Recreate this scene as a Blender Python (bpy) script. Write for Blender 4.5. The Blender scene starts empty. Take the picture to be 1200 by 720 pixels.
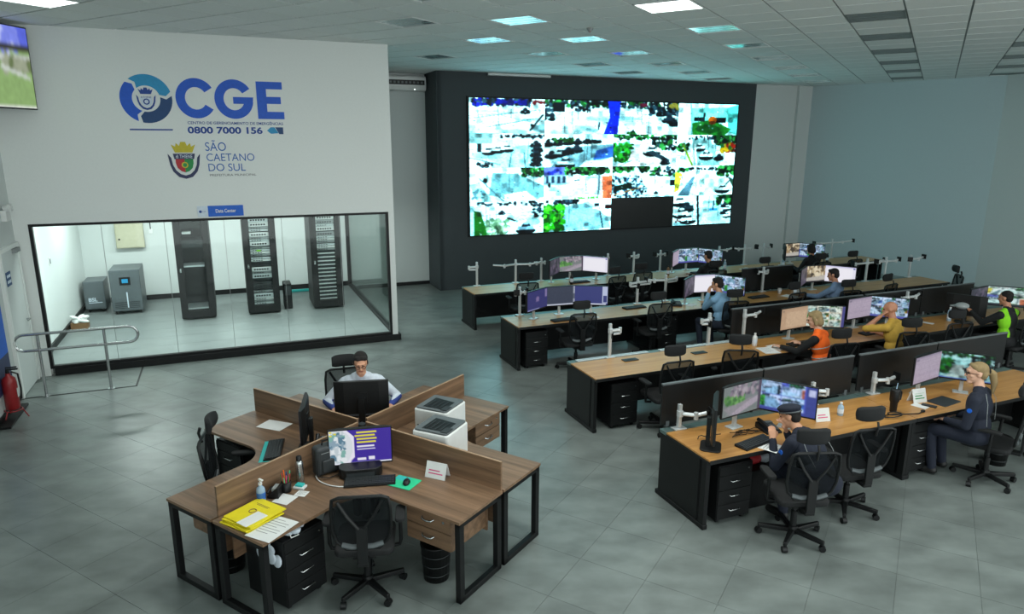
import bpy, bmesh, math, random
import numpy as np
from mathutils import Matrix, Vector, Euler
random.seed(7); rng = np.random.default_rng(7)
R = math.radians
SC = bpy.context.scene
COL = SC.collection

# ------------------------------------------------------------------ camera, world, exposure, lights
PITCH, ROLL, F_PX, CAM_H = 0.234583, 0.00281, 809.88, 3.63
YAW_W, YAW_G = 0.391188, -0.540928           # room walls / ceiling and floor grid
CEIL = 5.25
cam_d = bpy.data.cameras.new('camera'); cam = bpy.data.objects.new('camera', cam_d); COL.objects.link(cam)
cam_d.sensor_width = 36.0; cam_d.lens = 36.0 * F_PX / 1200.0; cam_d.clip_start = 0.05; cam_d.clip_end = 200
_fw = Vector((0, math.cos(PITCH), -math.sin(PITCH))); _up = Vector((0, math.sin(PITCH), math.cos(PITCH))); _rt = Vector((1, 0, 0))
_r2 = math.cos(ROLL) * _rt + math.sin(ROLL) * _up; _u2 = -math.sin(ROLL) * _rt + math.cos(ROLL) * _up
_m = Matrix((_r2, _u2, -_fw)).transposed().to_4x4(); _m.translation = Vector((0, 0, CAM_H))
cam.matrix_world = _m
SC.camera = cam
SC.view_settings.view_transform = 'Standard'; SC.view_settings.look = 'None'
SC.view_settings.gamma = 1.0; SC.view_settings.use_curve_mapping = False
SC.view_settings.exposure = 0.4
SC.cycles.use_denoising = True
SC.cycles.max_bounces = 6; SC.cycles.diffuse_bounces = 3; SC.cycles.glossy_bounces = 3; SC.cycles.transparent_max_bounces = 10
SC.cycles.caustics_reflective = False; SC.cycles.caustics_refractive = False
SC.cycles.sample_clamp_indirect = 4.0
world = bpy.data.worlds.new('world'); SC.world = world; world.use_nodes = True
_bg = world.node_tree.nodes['Background']; _bg.inputs[0].default_value = (0.90, 0.97, 0.97, 1); _bg.inputs[1].default_value = 1.9
LAMP_W = 27.0            # one lit ceiling panel
LAMP_COL = (0.97, 1.0, 0.97)
DATA_W = 50.0            # one lamp in the data room
WALL_GLOW = 2.9         # LED video wall
MON_GLOW = 0.68          # desk monitors

# ------------------------------------------------------------------ frames
ISL = (-1.45284, 6.26215, YAW_G - R(2.0))
FR = {'W': (0, 0, YAW_W), 'G': (0, 0, YAW_G), 'I': ISL, 'C': (0, 0, 0)}
def fp(f, x, y, z=0.0):
    ox, oy, a = FR[f]; c, s = math.cos(a), math.sin(a)
    return Vector((ox + c * x - s * y, oy + s * x + c * y, z))
def inv(f, v):
    ox, oy, a = FR[f]; c, s = math.cos(a), math.sin(a); x, y = v[0] - ox, v[1] - oy
    return (c * x + s * y, -s * x + c * y)
def project(v):
    d = Vector(v) - Vector((0, 0, CAM_H)); q = d.dot(_fw)
    if q < 0.3: return None
    return 600 + F_PX * d.dot(_r2) / q, 360 - F_PX * d.dot(_u2) / q, q

# ------------------------------------------------------------------ materials
def srgb(h):
    if isinstance(h, str):
        h = h.lstrip('#'); h = [int(h[i:i + 2], 16) / 255 for i in (0, 2, 4)]
    return tuple(((c + 0.055) / 1.055) ** 2.4 if c > 0.04045 else c / 12.92 for c in h)
def mat(name, col, rough=0.5, metal=0.0, var=0.08, scale=12.0, bump=0.0, spec=0.5, coat=0.0, coords='Object', stretch=(1, 1, 1), emit=None, estr=0.0, alpha=None, perobj=0.0):
    m = bpy.data.materials.new(name); m.use_nodes = True; nt = m.node_tree; N = nt.nodes; L = nt.links
    b = N['Principled BSDF']; c = srgb(col)
    b.inputs['Roughness'].default_value = rough; b.inputs['Metallic'].default_value = metal
    b.inputs['Specular IOR Level'].default_value = spec; b.inputs['Coat Weight'].default_value = coat
    if coords == 'World':
        g = N.new('ShaderNodeNewGeometry'); src = g.outputs['Position']
    else:
        g = N.new('ShaderNodeTexCoord'); src = g.outputs['Object']
    mp = N.new('ShaderNodeMapping'); mp.inputs['Scale'].default_value = stretch; L.new(src, mp.inputs[0])
    nz = N.new('ShaderNodeTexNoise'); nz.inputs['Scale'].default_value = scale; nz.inputs['Detail'].default_value = 4; L.new(mp.outputs[0], nz.inputs[0])
    rp = N.new('ShaderNodeValToRGB'); rp.color_ramp.elements[0].position = 0.3; rp.color_ramp.elements[1].position = 0.7
    rp.color_ramp.elements[0].color = (*[x * (1 - var) for x in c], 1); rp.color_ramp.elements[1].color = (*[min(1, x * (1 + var)) for x in c], 1)
    L.new(nz.outputs[0], rp.inputs[0]); out = rp.outputs[0]
    if perobj:
        oi = N.new('ShaderNodeObjectInfo'); mr = N.new('ShaderNodeMapRange'); mr.inputs[3].default_value = 1 - perobj; mr.inputs[4].default_value = 1 + perobj
        L.new(oi.outputs['Random'], mr.inputs[0]); mx = N.new('ShaderNodeVectorMath'); mx.operation = 'SCALE'; L.new(out, mx.inputs[0]); L.new(mr.outputs[0], mx.inputs['Scale']); out = mx.outputs[0]
    L.new(out, b.inputs['Base Color'])
    if bump:
        bp = N.new('ShaderNodeBump'); bp.inputs['Strength'].default_value = bump; bp.inputs['Distance'].default_value = 0.004
        L.new(nz.outputs[0], bp.inputs['Height']); L.new(bp.outputs[0], b.inputs['Normal'])
    if emit is not None:
        b.inputs['Emission Color'].default_value = (*srgb(emit), 1); b.inputs['Emission Strength'].default_value = estr
    if alpha is not None: b.inputs['Alpha'].default_value = alpha
    return m
def wood(name, dark, light, along='X', scale=3.0, rough=0.42, coat=0.0):
    m = bpy.data.materials.new(name); m.use_nodes = True; nt = m.node_tree; N = nt.nodes; L = nt.links; b = N['Principled BSDF']
    t = N.new('ShaderNodeTexCoord'); mp = N.new('ShaderNodeMapping'); L.new(t.outputs['Object'], mp.inputs[0])
    mp.inputs['Scale'].default_value = {'X': (0.35, 7, 7), 'Y': (7, 0.35, 7), 'Z': (7, 7, 0.35)}[along]
    n1 = N.new('ShaderNodeTexNoise'); n1.inputs['Scale'].default_value = scale; n1.inputs['Detail'].default_value = 6; n1.inputs['Roughness'].default_value = 0.62; n1.inputs['Distortion'].default_value = 0.4
    L.new(mp.outputs[0], n1.inputs[0])
    rp = N.new('ShaderNodeValToRGB'); rp.color_ramp.elements[0].position = 0.33; rp.color_ramp.elements[1].position = 0.66
    rp.color_ramp.elements[0].color = (*srgb(dark), 1); rp.color_ramp.elements[1].color = (*srgb(light), 1)
    L.new(n1.outputs[0], rp.inputs[0]); L.new(rp.outputs[0], b.inputs['Base Color'])
    b.inputs['Roughness'].default_value = rough; b.inputs['Coat Weight'].default_value = coat; b.inputs['Coat Roughness'].default_value = 0.25
    return m
def see_through(name, tint, solid, rough=0.6, glossy=False):
    m = bpy.data.materials.new(name); m.use_nodes = True; nt = m.node_tree; N = nt.nodes; L = nt.links
    N.remove(N['Principled BSDF']); tr = N.new('ShaderNodeBsdfTransparent'); mx = N.new('ShaderNodeMixShader')
    if glossy:
        s = N.new('ShaderNodeBsdfGlossy'); s.inputs['Roughness'].default_value = 0.03; tr.inputs[0].default_value = (*tint, 1)
        fr = N.new('ShaderNodeFresnel'); fr.inputs[0].default_value = 1.45
        ml = N.new('ShaderNodeMath'); ml.operation = 'MULTIPLY'; ml.inputs[1].default_value = solid; L.new(fr.outputs[0], ml.inputs[0]); L.new(ml.outputs[0], mx.inputs[0])
    else:
        s = N.new('ShaderNodeBsdfDiffuse'); s.inputs[0].default_value = (*tint, 1); nz = N.new('ShaderNodeTexNoise'); nz.inputs['Scale'].default_value = 90
        mr = N.new('ShaderNodeMapRange'); mr.inputs[3].default_value = max(0, solid - .12); mr.inputs[4].default_value = min(1, solid + .12); L.new(nz.outputs[0], mr.inputs[0]); L.new(mr.outputs[0], mx.inputs[0])
    L.new(tr.outputs[0], mx.inputs[1]); L.new(s.outputs[0], mx.inputs[2]); L.new(mx.outputs[0], N['Material Output'].inputs[0])
    return m
def glow(name, strength):
    m = bpy.data.materials.new(name); m.use_nodes = True; nt = m.node_tree; N = nt.nodes; L = nt.links; b = N['Principled BSDF']
    b.inputs['Base Color'].default_value = (0.01, 0.01, 0.012, 1); b.inputs['Roughness'].default_value = 0.4; b.inputs['Specular IOR Level'].default_value = 0.2
    a = N.new('ShaderNodeAttribute'); a.attribute_name = 'picture'; L.new(a.outputs['Color'], b.inputs['Emission Color']); b.inputs['Emission Strength'].default_value = strength
    return m
M = {}
M['floor'] = mat('grey_porcelain_tile', '#717976', 0.30, var=0.24, scale=2.3, coords='World', perobj=0.05, spec=0.5, stretch=(1, 1.6, 1))
M['grout'] = mat('grout', '#5a6260', 0.6, coords='World')
M['data_floor'] = mat('pale_raised_floor', '#717978', 0.35, var=0.10, scale=3, coords='World')
M['wall'] = mat('white_paint', '#e0e5e2', 0.7, var=0.012, scale=30, bump=0.05)
M['wall_side'] = mat('grey_white_paint', '#c9d0ce', 0.75, var=0.012, scale=30, bump=0.05)
M['wall_blue'] = mat('pale_blue_grey_paint', '#b4c6c9', 0.75, var=0.012, scale=30, bump=0.05)
M['ceil'] = mat('mineral_ceiling_tile', '#dde3e1', 0.8, var=0.03, scale=60, bump=0.08, coords='World', perobj=0.025)
M['tbar'] = mat('painted_ceiling_grid', '#727b79', 0.5, metal=0.2)
M['louver'] = mat('mirror_louver', '#cfe0e2', 0.16, metal=0.95, var=0.03)
M['louver_off'] = mat('dull_grey_louver', '#7f8888', 0.5, metal=0.3, var=0.03)
M['lamp_on'] = mat('lit_diffuser', '#ffffff', 0.5, emit='#f2fffb', estr=3.2)
M['black_wall'] = mat('charcoal_fabric_wall', '#3d4447', 0.8, var=0.06, scale=80, bump=0.1)
M['black'] = mat('black_lacquer', '#0c0e0f', 0.5, var=0.06, spec=0.35)
M['black_satin'] = mat('black_plastic', '#0d0f10', 0.45, var=0.06, spec=0.4)
M['black_soft'] = mat('black_fabric', '#121415', 0.85, var=0.1, scale=60, bump=0.2)
M['dark_grey'] = mat('dark_grey_plastic', '#2b3032', 0.5, var=0.06)
M['mid_grey'] = mat('mid_grey_plastic', '#5a6163', 0.5, var=0.06)
M['mesh'] = see_through('chair_mesh_fabric', (0.012, 0.014, 0.015), 0.8)
M['oak'] = wood('light_oak_laminate', '#a8753a', '#c08f50', 'X', 2.6, rough=0.40, coat=0.22)
M['oak_edge'] = mat('black_desk_edge', '#0e1011', 0.5)
M['rail'] = mat('green_grey_rail', '#5d7370', 0.4, metal=0.3)
M['alu'] = mat('white_aluminium', '#ccd2d3', 0.35, metal=0.35, var=0.04)
M['white'] = mat('white_plastic', '#d9dcda', 0.4, var=0.03)
M['walnut_x'] = wood('walnut_laminate_x', '#5f4a38', '#8a6d54', 'X', 2.4)
M['walnut_y'] = wood('walnut_laminate_y', '#5f4a38', '#8a6d54', 'Y', 2.4)
M['walnut_edge'] = mat('walnut_edge_band', '#a08468', 0.5, var=0.08)
M['chrome'] = mat('brushed_steel', '#b9bdbd', 0.25, metal=0.95, var=0.04)
M['glass'] = see_through('clear_glass', (0.93, 0.98, 0.965), 0.55, glossy=True)
M['smoke_glass'] = see_through('smoked_glass_door', (0.95, 0.97, 0.97), 0.5, glossy=True)
M['paper'] = mat('white_paper', '#dcdfdd', 0.7, var=0.02)
M['yellow'] = mat('yellow_card_folder', '#e2d11c', 0.55, var=0.05)
M['screen_wall'] = glow('led_wall_picture', WALL_GLOW)
M['screen'] = glow('monitor_picture', MON_GLOW)
M['off'] = mat('switched_off_panel', '#1b1d1e', 0.35, var=0.15, scale=2)
for k, c in dict(blue='#0a55c4', navy='#0f4190', teal='#1f8fc0', deep='#0b3f70', text_blue='#2b63ad', red='#b3262e', green='#1d8a45', gold='#c3b52a', crest='#2a3157', pale_blue='#cfdbe6', sign_blue='#1460c8', signal_green='#28c890', cyan='#2fb5b0', pink='#d05080', lime='#7fd020', purple='#4a2a9a', orange='#ff6a18', hivis='#86d81f', skin='#c69273', skin2='#b98164', skin3='#d2a48a', hair='#110c0a', hair_blond='#8f7a55', hair_brown='#6e5236', shirt_white='#c3cdd6', navy_cloth='#151c2c', sleeve_blue='#2b3f86', shirt_blue='#7fa9c8', shirt_greyblue='#7189a8', mustard='#c9a243', black_cloth='#131517', jean='#1c2433', shoe='#141414', lips='#9a5a4c', eye='#1a1412', beige='#b7b59c', ups='#565e62', red_ext='#8e1f22', brown='#7a5a3a', steel='#8a9090').items():
    M[k] = mat(k + '_finish', c, 0.55 if k not in ('red_ext', 'ups') else 0.4, var=0.06, scale=25)
for k in ('navy_cloth', 'shirt_white', 'shirt_blue', 'shirt_greyblue', 'mustard', 'black_cloth', 'jean', 'orange', 'hivis', 'sleeve_blue', 'hair', 'hair_blond'):
    M[k].node_tree.nodes['Principled BSDF'].inputs['Roughness'].default_value = 0.85
M['clear'] = mat('clear_plastic', '#a9c7dd', 0.2, var=0.05)
M['clear'].node_tree.nodes['Principled BSDF'].inputs['Alpha'].default_value = 0.7

# ------------------------------------------------------------------ mesh builder
class MB:
    def __init__(s): s.v = []; s.f = []; s.s = []
    def add(s, vs, fs, smooth=False):
        o = len(s.v); s.v += [tuple(v) for v in vs]; s.f += [tuple(i + o for i in f) for f in fs]; s.s += [smooth] * len(fs); return s
    def box(s, x0, x1, y0, y1, z0, z1, rot=None, at=(0, 0, 0)):
        vs = [Vector((x, y, z)) for z in (z0, z1) for y in (y0, y1) for x in (x0, x1)]
        if rot is not None: vs = [rot @ v for v in vs]
        vs = [v + Vector(at) for v in vs]
        return s.add(vs, [(0, 2, 3, 1), (4, 5, 7, 6), (0, 1, 5, 4), (2, 6, 7, 3), (0, 4, 6, 2), (1, 3, 7, 5)])
    def cyl(s, a, b, r0, r1=None, n=12, caps=True):
        r1 = r0 if r1 is None else r1; a, b = Vector(a), Vector(b); d = (b - a).normalized()
        u = d.orthogonal().normalized(); w = d.cross(u); vs = []
        for p, r in ((a, r0), (b, r1)):
            vs += [p + (u * math.cos(2 * math.pi * i / n) + w * math.sin(2 * math.pi * i / n)) * r for i in range(n)]
        fs = [(i, (i + 1) % n, n + (i + 1) % n, n + i) for i in range(n)]
        s.add(vs, fs, True)
        if caps: s.add(vs, [tuple(range(n - 1, -1, -1)), tuple(range(n, 2 * n))])
        return s
    def tube(s, pts, r, n=8, closed=False, flat=1.0):
        pts = [Vector(p) for p in pts]; k = len(pts); vs = []; prev = None
        for i, p in enumerate(pts):
            a = pts[(i - 1) % k] if (closed or i > 0) else p; b = pts[(i + 1) % k] if (closed or i < k - 1) else p
            d = (b - a).normalized()
            if prev is None: u = d.orthogonal().normalized()
            else:
                u = prev - d * prev.dot(d); u = u.normalized() if u.length > 1e-6 else d.orthogonal().normalized()
            prev = u; w = d.cross(u)
            vs += [p + (u * math.cos(2 * math.pi * j / n) + w * math.sin(2 * math.pi * j / n) * flat) * r for j in range(n)]
        fs = []
        for i in range(k if closed else k - 1):
            q = (i + 1) % k
            fs += [(i * n + j, i * n + (j + 1) % n, q * n + (j + 1) % n, q * n + j) for j in range(n)]
        s.add(vs, fs, True)
        if not closed: s.add(vs, [tuple(range(n - 1, -1, -1)), tuple(range((k - 1) * n, k * n))])
        return s
    def lathe(s, prof, c=(0, 0, 0), n=20):
        c = Vector(c); vs = []
        for r, z in prof: vs += [c + Vector((r * math.cos(2 * math.pi * i / n), r * math.sin(2 * math.pi * i / n), z)) for i in range(n)]
        k = len(prof); fs = [(i * n + j, i * n + (j + 1) % n, (i + 1) * n + (j + 1) % n, (i + 1) * n + j) for i in range(k - 1) for j in range(n)]
        s.add(vs, fs, True); s.add(vs, [tuple(range(n - 1, -1, -1)), tuple(range((k - 1) * n, k * n))]); return s
    def prism(s, poly, z0, z1, axes='xy'):
        def mk(p, z): return {'xy': (p[0], p[1], z), 'xz': (p[0], z, p[1]), 'yz': (z, p[0], p[1])}[axes]
        n = len(poly); vs = [mk(p, z0) for p in poly] + [mk(p, z1) for p in poly]
        fs = [(i, (i + 1) % n, n + (i + 1) % n, n + i) for i in range(n)] + [tuple(range(n - 1, -1, -1)), tuple(range(n, 2 * n))]
        return s.add(vs, fs)
    def ell(s, c, r, rot=None, nu=16, nv=10):
        c = Vector(c); vs = []
        for i in range(1, nv):
            t = math.pi * i / nv
            for j in range(nu):
                p = 2 * math.pi * j / nu; v = Vector((r[0] * math.sin(t) * math.cos(p), r[1] * math.sin(t) * math.sin(p), r[2] * math.cos(t)))
                vs.append((rot @ v if rot else v) + c)
        top = Vector((0, 0, r[2])); bot = Vector((0, 0, -r[2]))
        vs += [(rot @ top if rot else top) + c, (rot @ bot if rot else bot) + c]; T = len(vs) - 2; fs = []
        for i in range(nv - 2):
            for j in range(nu): fs.append((i * nu + j, (i + 1) * nu + j, (i + 1) * nu + (j + 1) % nu, i * nu + (j + 1) % nu))
        for j in range(nu): fs += [(T, j, (j + 1) % nu), (T + 1, (nv - 2) * nu + (j + 1) % nu, (nv - 2) * nu + j)]
        return s.add(vs, fs, True)
    def mesh(s, name):
        me = bpy.data.meshes.new(name); me.from_pydata(s.v, [], s.f)
        me.polygons.foreach_set('use_smooth', s.s); me.update()
        bm = bmesh.new(); bm.from_mesh(me); bmesh.ops.recalc_face_normals(bm, faces=bm.faces); bm.to_mesh(me); bm.free()
        return me
    def build(s, name, m, parent=None, loc=(0, 0, 0), rot=0.0, bevel=0.0, seg=2):
        o = bpy.data.objects.new(name, s.mesh(name)); COL.objects.link(o)
        o.data.materials.append(M[m] if isinstance(m, str) else m)
        o.location = loc; o.rotation_euler = (0, 0, rot) if not hasattr(rot, '__len__') else rot
        if parent: o.parent = parent
        if bevel:
            b = o.modifiers.new('bevel', 'BEVEL'); b.width = bevel; b.segments = seg; b.limit_method = 'ANGLE'; b.angle_limit = R(40); b.harden_normals = False
        return o
def box(name, m, parent, x0, x1, y0, y1, z0, z1, bevel=0.0, **k): return MB().box(x0, x1, y0, y1, z0, z1).build(name, m, parent, bevel=bevel, **k)
def tag(o, label, cat, group=None):
    o['label'] = label; o['category'] = cat
    if group: o['group'] = group
    return o
def thing(name, label, cat, f, xyz, rot=0.0, group=None):
    o = bpy.data.objects.new(name, None); o.empty_display_size = 0.1; COL.objects.link(o)
    o.location = fp(f, *xyz); o.rotation_euler = (0, 0, FR[f][2] + R(rot)); return tag(o, label, cat, group)
def struct(name, m, f, mb, loc=(0, 0, 0), bevel=0.0, label=None):
    o = mb.build(name, m, None, fp(f, *loc), FR[f][2], bevel=bevel); o['kind'] = 'structure'
    if label: o['label'] = label
    return o
def copy_tree(o, parent=None):
    c = o.copy(); COL.objects.link(c)
    if parent: c.parent = parent
    for ch in o.children: copy_tree(ch, c)
    return c
def place(proto, label, f, xyz, rot=0.0, used=set()):
    o = proto if proto.name not in used else copy_tree(proto)
    used.add(proto.name); o.location = fp(f, *xyz); o.rotation_euler = (0, 0, FR[f][2] + R(rot)); o['label'] = label; return o
def rbox(hx, hy, r, n=4):
    return [(sx * (hx - r) + r * math.cos(a), sy * (hy - r) + r * math.sin(a)) for sx, sy, a0 in ((1, 1, 0), (-1, 1, 90), (-1, -1, 180), (1, -1, 270)) for a in [R(a0 + 90 * i / n) for i in range(n + 1)]]
def text(s, name, m, parent, x0, x1, z0, z1, y=0.0, bold=0.0, depth=0.003, spacing=1.0, face=-1):
    """flat lettering fitted to a rectangle of the local XZ plane, read from -Y"""
    cu = bpy.data.curves.new('t', 'FONT'); cu.body = s; cu.extrude = depth; cu.offset = bold; cu.space_character = spacing; cu.resolution_u = 5
    to = bpy.data.objects.new('t', cu); COL.objects.link(to); bpy.context.view_layer.update()
    me = bpy.data.meshes.new_from_object(to.evaluated_get(bpy.context.evaluated_depsgraph_get()))
    bpy.data.objects.remove(to); bpy.data.curves.remove(cu)
    n = len(me.vertices); a = np.empty(n * 3, np.float32); me.vertices.foreach_get('co', a); a = a.reshape(n, 3)
    lo, hi = a.min(0), a.max(0); b = np.empty_like(a)
    b[:, 0] = x0 + (a[:, 0] - lo[0]) / (hi[0] - lo[0]) * (x1 - x0); b[:, 2] = z0 + (a[:, 1] - lo[1]) / (hi[1] - lo[1]) * (z1 - z0); b[:, 1] = y - a[:, 2]
    me.vertices.foreach_set('co', b.ravel()); me.materials.clear(); me.materials.append(M[m]); me.update()
    o = bpy.data.objects.new(name, me); COL.objects.link(o); o.parent = parent; return o

# ------------------------------------------------------------------ pictures for screens (painted per vertex)
class Pic:
    def __init__(s, w, h, bg):
        s.w, s.h = w, h; s.a = np.tile(np.array(srgb(bg)), (h, w, 1)).astype(float)
        s.X, s.Y = np.meshgrid((np.arange(w) + .5) / w, (np.arange(h) + .5) / h)
    def _put(s, m, c): s.a[m] = srgb(c); return s
    def poly(s, c, pts):
        m = np.zeros((s.h, s.w), bool); n = len(pts)
        for i in range(n):
            (x0, y0), (x1, y1) = pts[i], pts[(i + 1) % n]
            if y0 == y1: continue
            cond = ((s.Y >= min(y0, y1)) & (s.Y < max(y0, y1))); xs = x0 + (s.Y - y0) / (y1 - y0) * (x1 - x0); m ^= cond & (s.X < xs)
        return s._put(m, c)
    def rect(s, c, x0, y0, x1, y1): return s._put((s.X >= x0) & (s.X < x1) & (s.Y >= y0) & (s.Y < y1), c)
    def ell(s, c, x, y, rx, ry): return s._put(((s.X - x) / rx) ** 2 + ((s.Y - y) / ry) ** 2 < 1, c)
    def line(s, c, x0, y0, x1, y1, t=.012):
        dx, dy = x1 - x0, y1 - y0; q = np.clip(((s.X - x0) * dx + (s.Y - y0) * dy) / (dx * dx + dy * dy), 0, 1)
        return s._put(np.hypot(s.X - x0 - q * dx, s.Y - y0 - q * dy) < t, c)
    def bush(s, cols, x0, y0, x1, y1, n=60, r=.03):
        for i in range(n): s.ell(cols[i % len(cols)], rng.uniform(x0, x1), rng.uniform(y0, y1), r * rng.uniform(.4, 1.1), r * rng.uniform(.9, 2.2))
        return s
    def car(s, x, y, w, body='#f4fbfb', sl=0.0):
        h = w * 1.15
        s.ell('#27343a', x, y + h * .35, w * .58, h * .38); s.poly(body, [(x - w * .5, y + h * .25 + sl * w), (x - w * .45, y - h * .1 + sl * w), (x + w * .45, y - h * .2 - sl * w), (x + w * .5, y + h * .2 - sl * w)])
        s.poly('#3a4d58', [(x - w * .28, y - h * .08), (x - w * .18, y - h * .45), (x + w * .2, y - h * .5), (x + w * .3, y - h * .14)]); s.ell(body, x + .02 * w, y - h * .48, w * .18, h * .12); return s
    def blur(s, n=1):
        for _ in range(n):
            for ax in (0, 1):
                q = np.pad(s.a, [(1, 1) if k == ax else (0, 0) for k in range(3)], mode='edge'); sl = lambda o: tuple(slice(o, o + s.a.shape[ax]) if k == ax else slice(None) for k in range(3)); s.a = (q[sl(0)] + 2 * q[sl(1)] + q[sl(2)]) / 4
        return s
    def noise(s, amt, grain=1):
        g = rng.normal(0, amt, (s.h // grain + 1, s.w // grain + 1)); g = np.kron(g, np.ones((grain, grain)))[:s.h, :s.w]; s.a = np.clip(s.a * (1 + g[..., None]), 0, 1.3); return s
TREE = ['#1f4a35', '#3c7a4a', '#17302b', '#5da368']; DARK = ['#22333c', '#3b4f5c', '#16242b', '#54707c']
FEEDS = {}
def feed(k, w=120, h=68):
    if k not in FEEDS: FEEDS[k] = feed_raw(k, w, h)
    return FEEDS[k]
def shrink(a, w, h):
    H_, W_, _ = a.shape; ys = np.arange(h) * H_ // h; xs = np.arange(w) * W_ // w; return (a[ys][:, xs] + a[np.minimum(ys + 1, H_ - 1)][:, np.minimum(xs + 1, W_ - 1)]) / 2
def mosaic(ks, nx, w, h, edge='#20242c'):
    ny = -(-len(ks) // nx); out = np.zeros((h, w, 3)) + np.array(srgb(edge)); ch, cw = h // ny, w // nx
    for q, k in enumerate(ks): r_, c_ = divmod(q, nx); out[r_ * ch:r_ * ch + ch - 1, c_ * cw:c_ * cw + cw - 1] = shrink(feed(k) ** .65 * np.array([1.25, 1, 1]), cw - 1, ch - 1)
    return out
def feed_raw(k, w, h):
    W0 = '#f2fdfd'; P = Pic(w, h, W0)
    for q in range(7): P.ell(['#d4eaec', '#e4f4f4', '#c2dde0', '#eaf8f8', '#b3cfd4'][q % 5], rng.uniform(0, 1), rng.uniform(.25, 1), rng.uniform(.05, .25), rng.uniform(.03, .12))
    for q in range(5): y_ = rng.uniform(.25, 1); P.line(['#9fb8bc', '#b8d0d4', '#86a2a8'][q % 3], rng.uniform(-.1, .4), y_, rng.uniform(.5, 1.1), y_ + rng.uniform(-.3, .3), .006)
    if k == 0: P.bush(DARK + ['#2d3fa0', '#3a48b8'], .05, .0, .8, .2, 110, .035).bush(['#233c9a'], .35, .06, .75, .16, 20, .04).bush(['#9a3040'], .85, .05, 1, .12, 10, .03).line('#8fa8b0', 0, .58, .95, .3, .01).line('#6a8088', 0, .9, .9, .55, .012).car(.73, .34, .13, '#22333c').poly('#d4f0f2', [(0, .75), (.6, .9), (1, 1), (0, 1)]).line('#4a5a60', .97, .45, .8, .9, .02).ell('#22333c', .82, .75, .02, .05)
    if k == 1: P.bush(DARK + TREE, 0, 0, .95, .2, 130, .035).bush(DARK, 0, .3, .12, .6, 14, .04).rect('#22333c', .12, .08, .28, .36).bush(DARK, .4, .2, .7, .32, 20, .03).poly('#1b4fd0', [(.9, 0), (1, 0), (1, 1), (.84, 1), (.93, .5)]).line('#3b4f5c', .78, .65, .77, .85, .015).poly('#dff6f8', [(.3, .8), (.7, .6), (.5, 1)])
    if k == 2: P.poly('#1648c0', [(0, 0), (.1, 0), (.06, 1), (0, 1)]).bush(DARK + ['#3c7a4a'], .1, 0, 1, .18, 100, .035).rect('#7c2f4c', .38, .05, .5, .15).bush(DARK, .55, .15, 1, .4, 60, .04).bush(['#9a8a50'], .85, .05, 1, .2, 8, .04).car(.85, .5, .2, '#3b4f5c').car(.94, .62, .16, '#22333c').line('#c8e6ea', .2, .4, .98, .95, .01).bush(TREE, .2, .85, .35, 1, 10, .03)
    if k == 3: P.rect('#e2fbf9', 0, 0, 1, 1).poly('#9fd9d4', [(.2, .15), (.85, .1), (.9, .55), (.22, .65)]).poly('#7cc4be', [(.8, .12), (1, 0), (1, 1), (.85, .9)]).poly('#3f8a48', [(.22, .62), (.55, .5), (.9, .8), (.8, 1), (.25, 1)]).ell('#2c6a38', .5, .8, .2, .14).rect('#1a2a2c', .26, .42, .42, .56).rect('#1a2a2c', .62, .42, .8, .6).ell('#c87a20', .57, .5, .07, .1).ell('#7a4a20', .57, .6, .06, .06).line('#35484c', .43, .3, .42, .55, .02).rect('#f6ffff', .0, 0, .16, 1).line('#8fb8b8', .2, 0, .24, 1, .01)
    if k == 10: P.poly('#bfe0e4', [(.2, .5), (.85, .35), (1, 1), (.3, 1)]).rect('#a9bfc0', 0, 0, .3, .3).rect('#33444c', .1, .3, .16, .55); [P.car(.25 + .12 * i, .5 - .04 * i, .16, '#f8ffff') for i in range(3)]; [P.car(.88 + .02 * (i % 2), .3 + .14 * i, .15, '#2a3a44') for i in range(5)]; P.bush(DARK, .3, .05, 1, .12, 40, .025).line('#5d767e', .55, .6, .52, 1, .008).line('#5d767e', .72, .55, .74, 1, .008).bush(DARK, .1, .85, .3, .95, 12, .03).line('#708890', .0, .7, .4, .9, .012)
    if k == 11: P.poly('#9fb8c0', [(.3, .4), (1, .3), (1, .7), (.5, 1), (.1, 1)]).poly('#5d86c0', [(.75, .5), (1, .35), (1, .7), (.7, .8)]); [P.car(.05 + .14 * i, .28 - .02 * i, .14, '#26363f') for i in range(6)]; [P.car(.1 + .12 * i, .62 - .06 * i, .17, ['#3a4c56', '#dfeef0', '#26363f'][i % 3]) for i in range(4)]; P.bush(TREE, .05, .15, .4, .22, 30, .03).poly('#f6ffff', [(.5, 1), (.6, .8), (.85, .82), (1, 1)]).car(.3, .85, .25, '#cfe2e6').poly('#dcf4f6', [(.4, 0), (1, 0), (1, .22), (.5, .12)])
    if k == 12: P.bush(TREE, 0, 0, 1, .14, 70, .035).poly('#8fd8b8', [(.02, .35), (.25, .2), (.28, .6), (.05, .7)]).bush(['#2e8a3c', '#4fb050', '#1f6030'], 0, .3, .3, .85, 80, .04).bush(TREE + DARK, .6, .1, 1, .45, 60, .04).poly('#e4d9d6', [(.3, .5), (.7, .4), (.9, .9), (.2, 1)]).car(.6, .5, .24, '#f6ffff', .05).poly('#4a5d66', [(.5, .55), (.62, .5), (.9, .8), (.82, .86)]).car(.82, .85, .15, '#3a4a54').line('#7f9098', .1, 1, .3, .8, .012)
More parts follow.
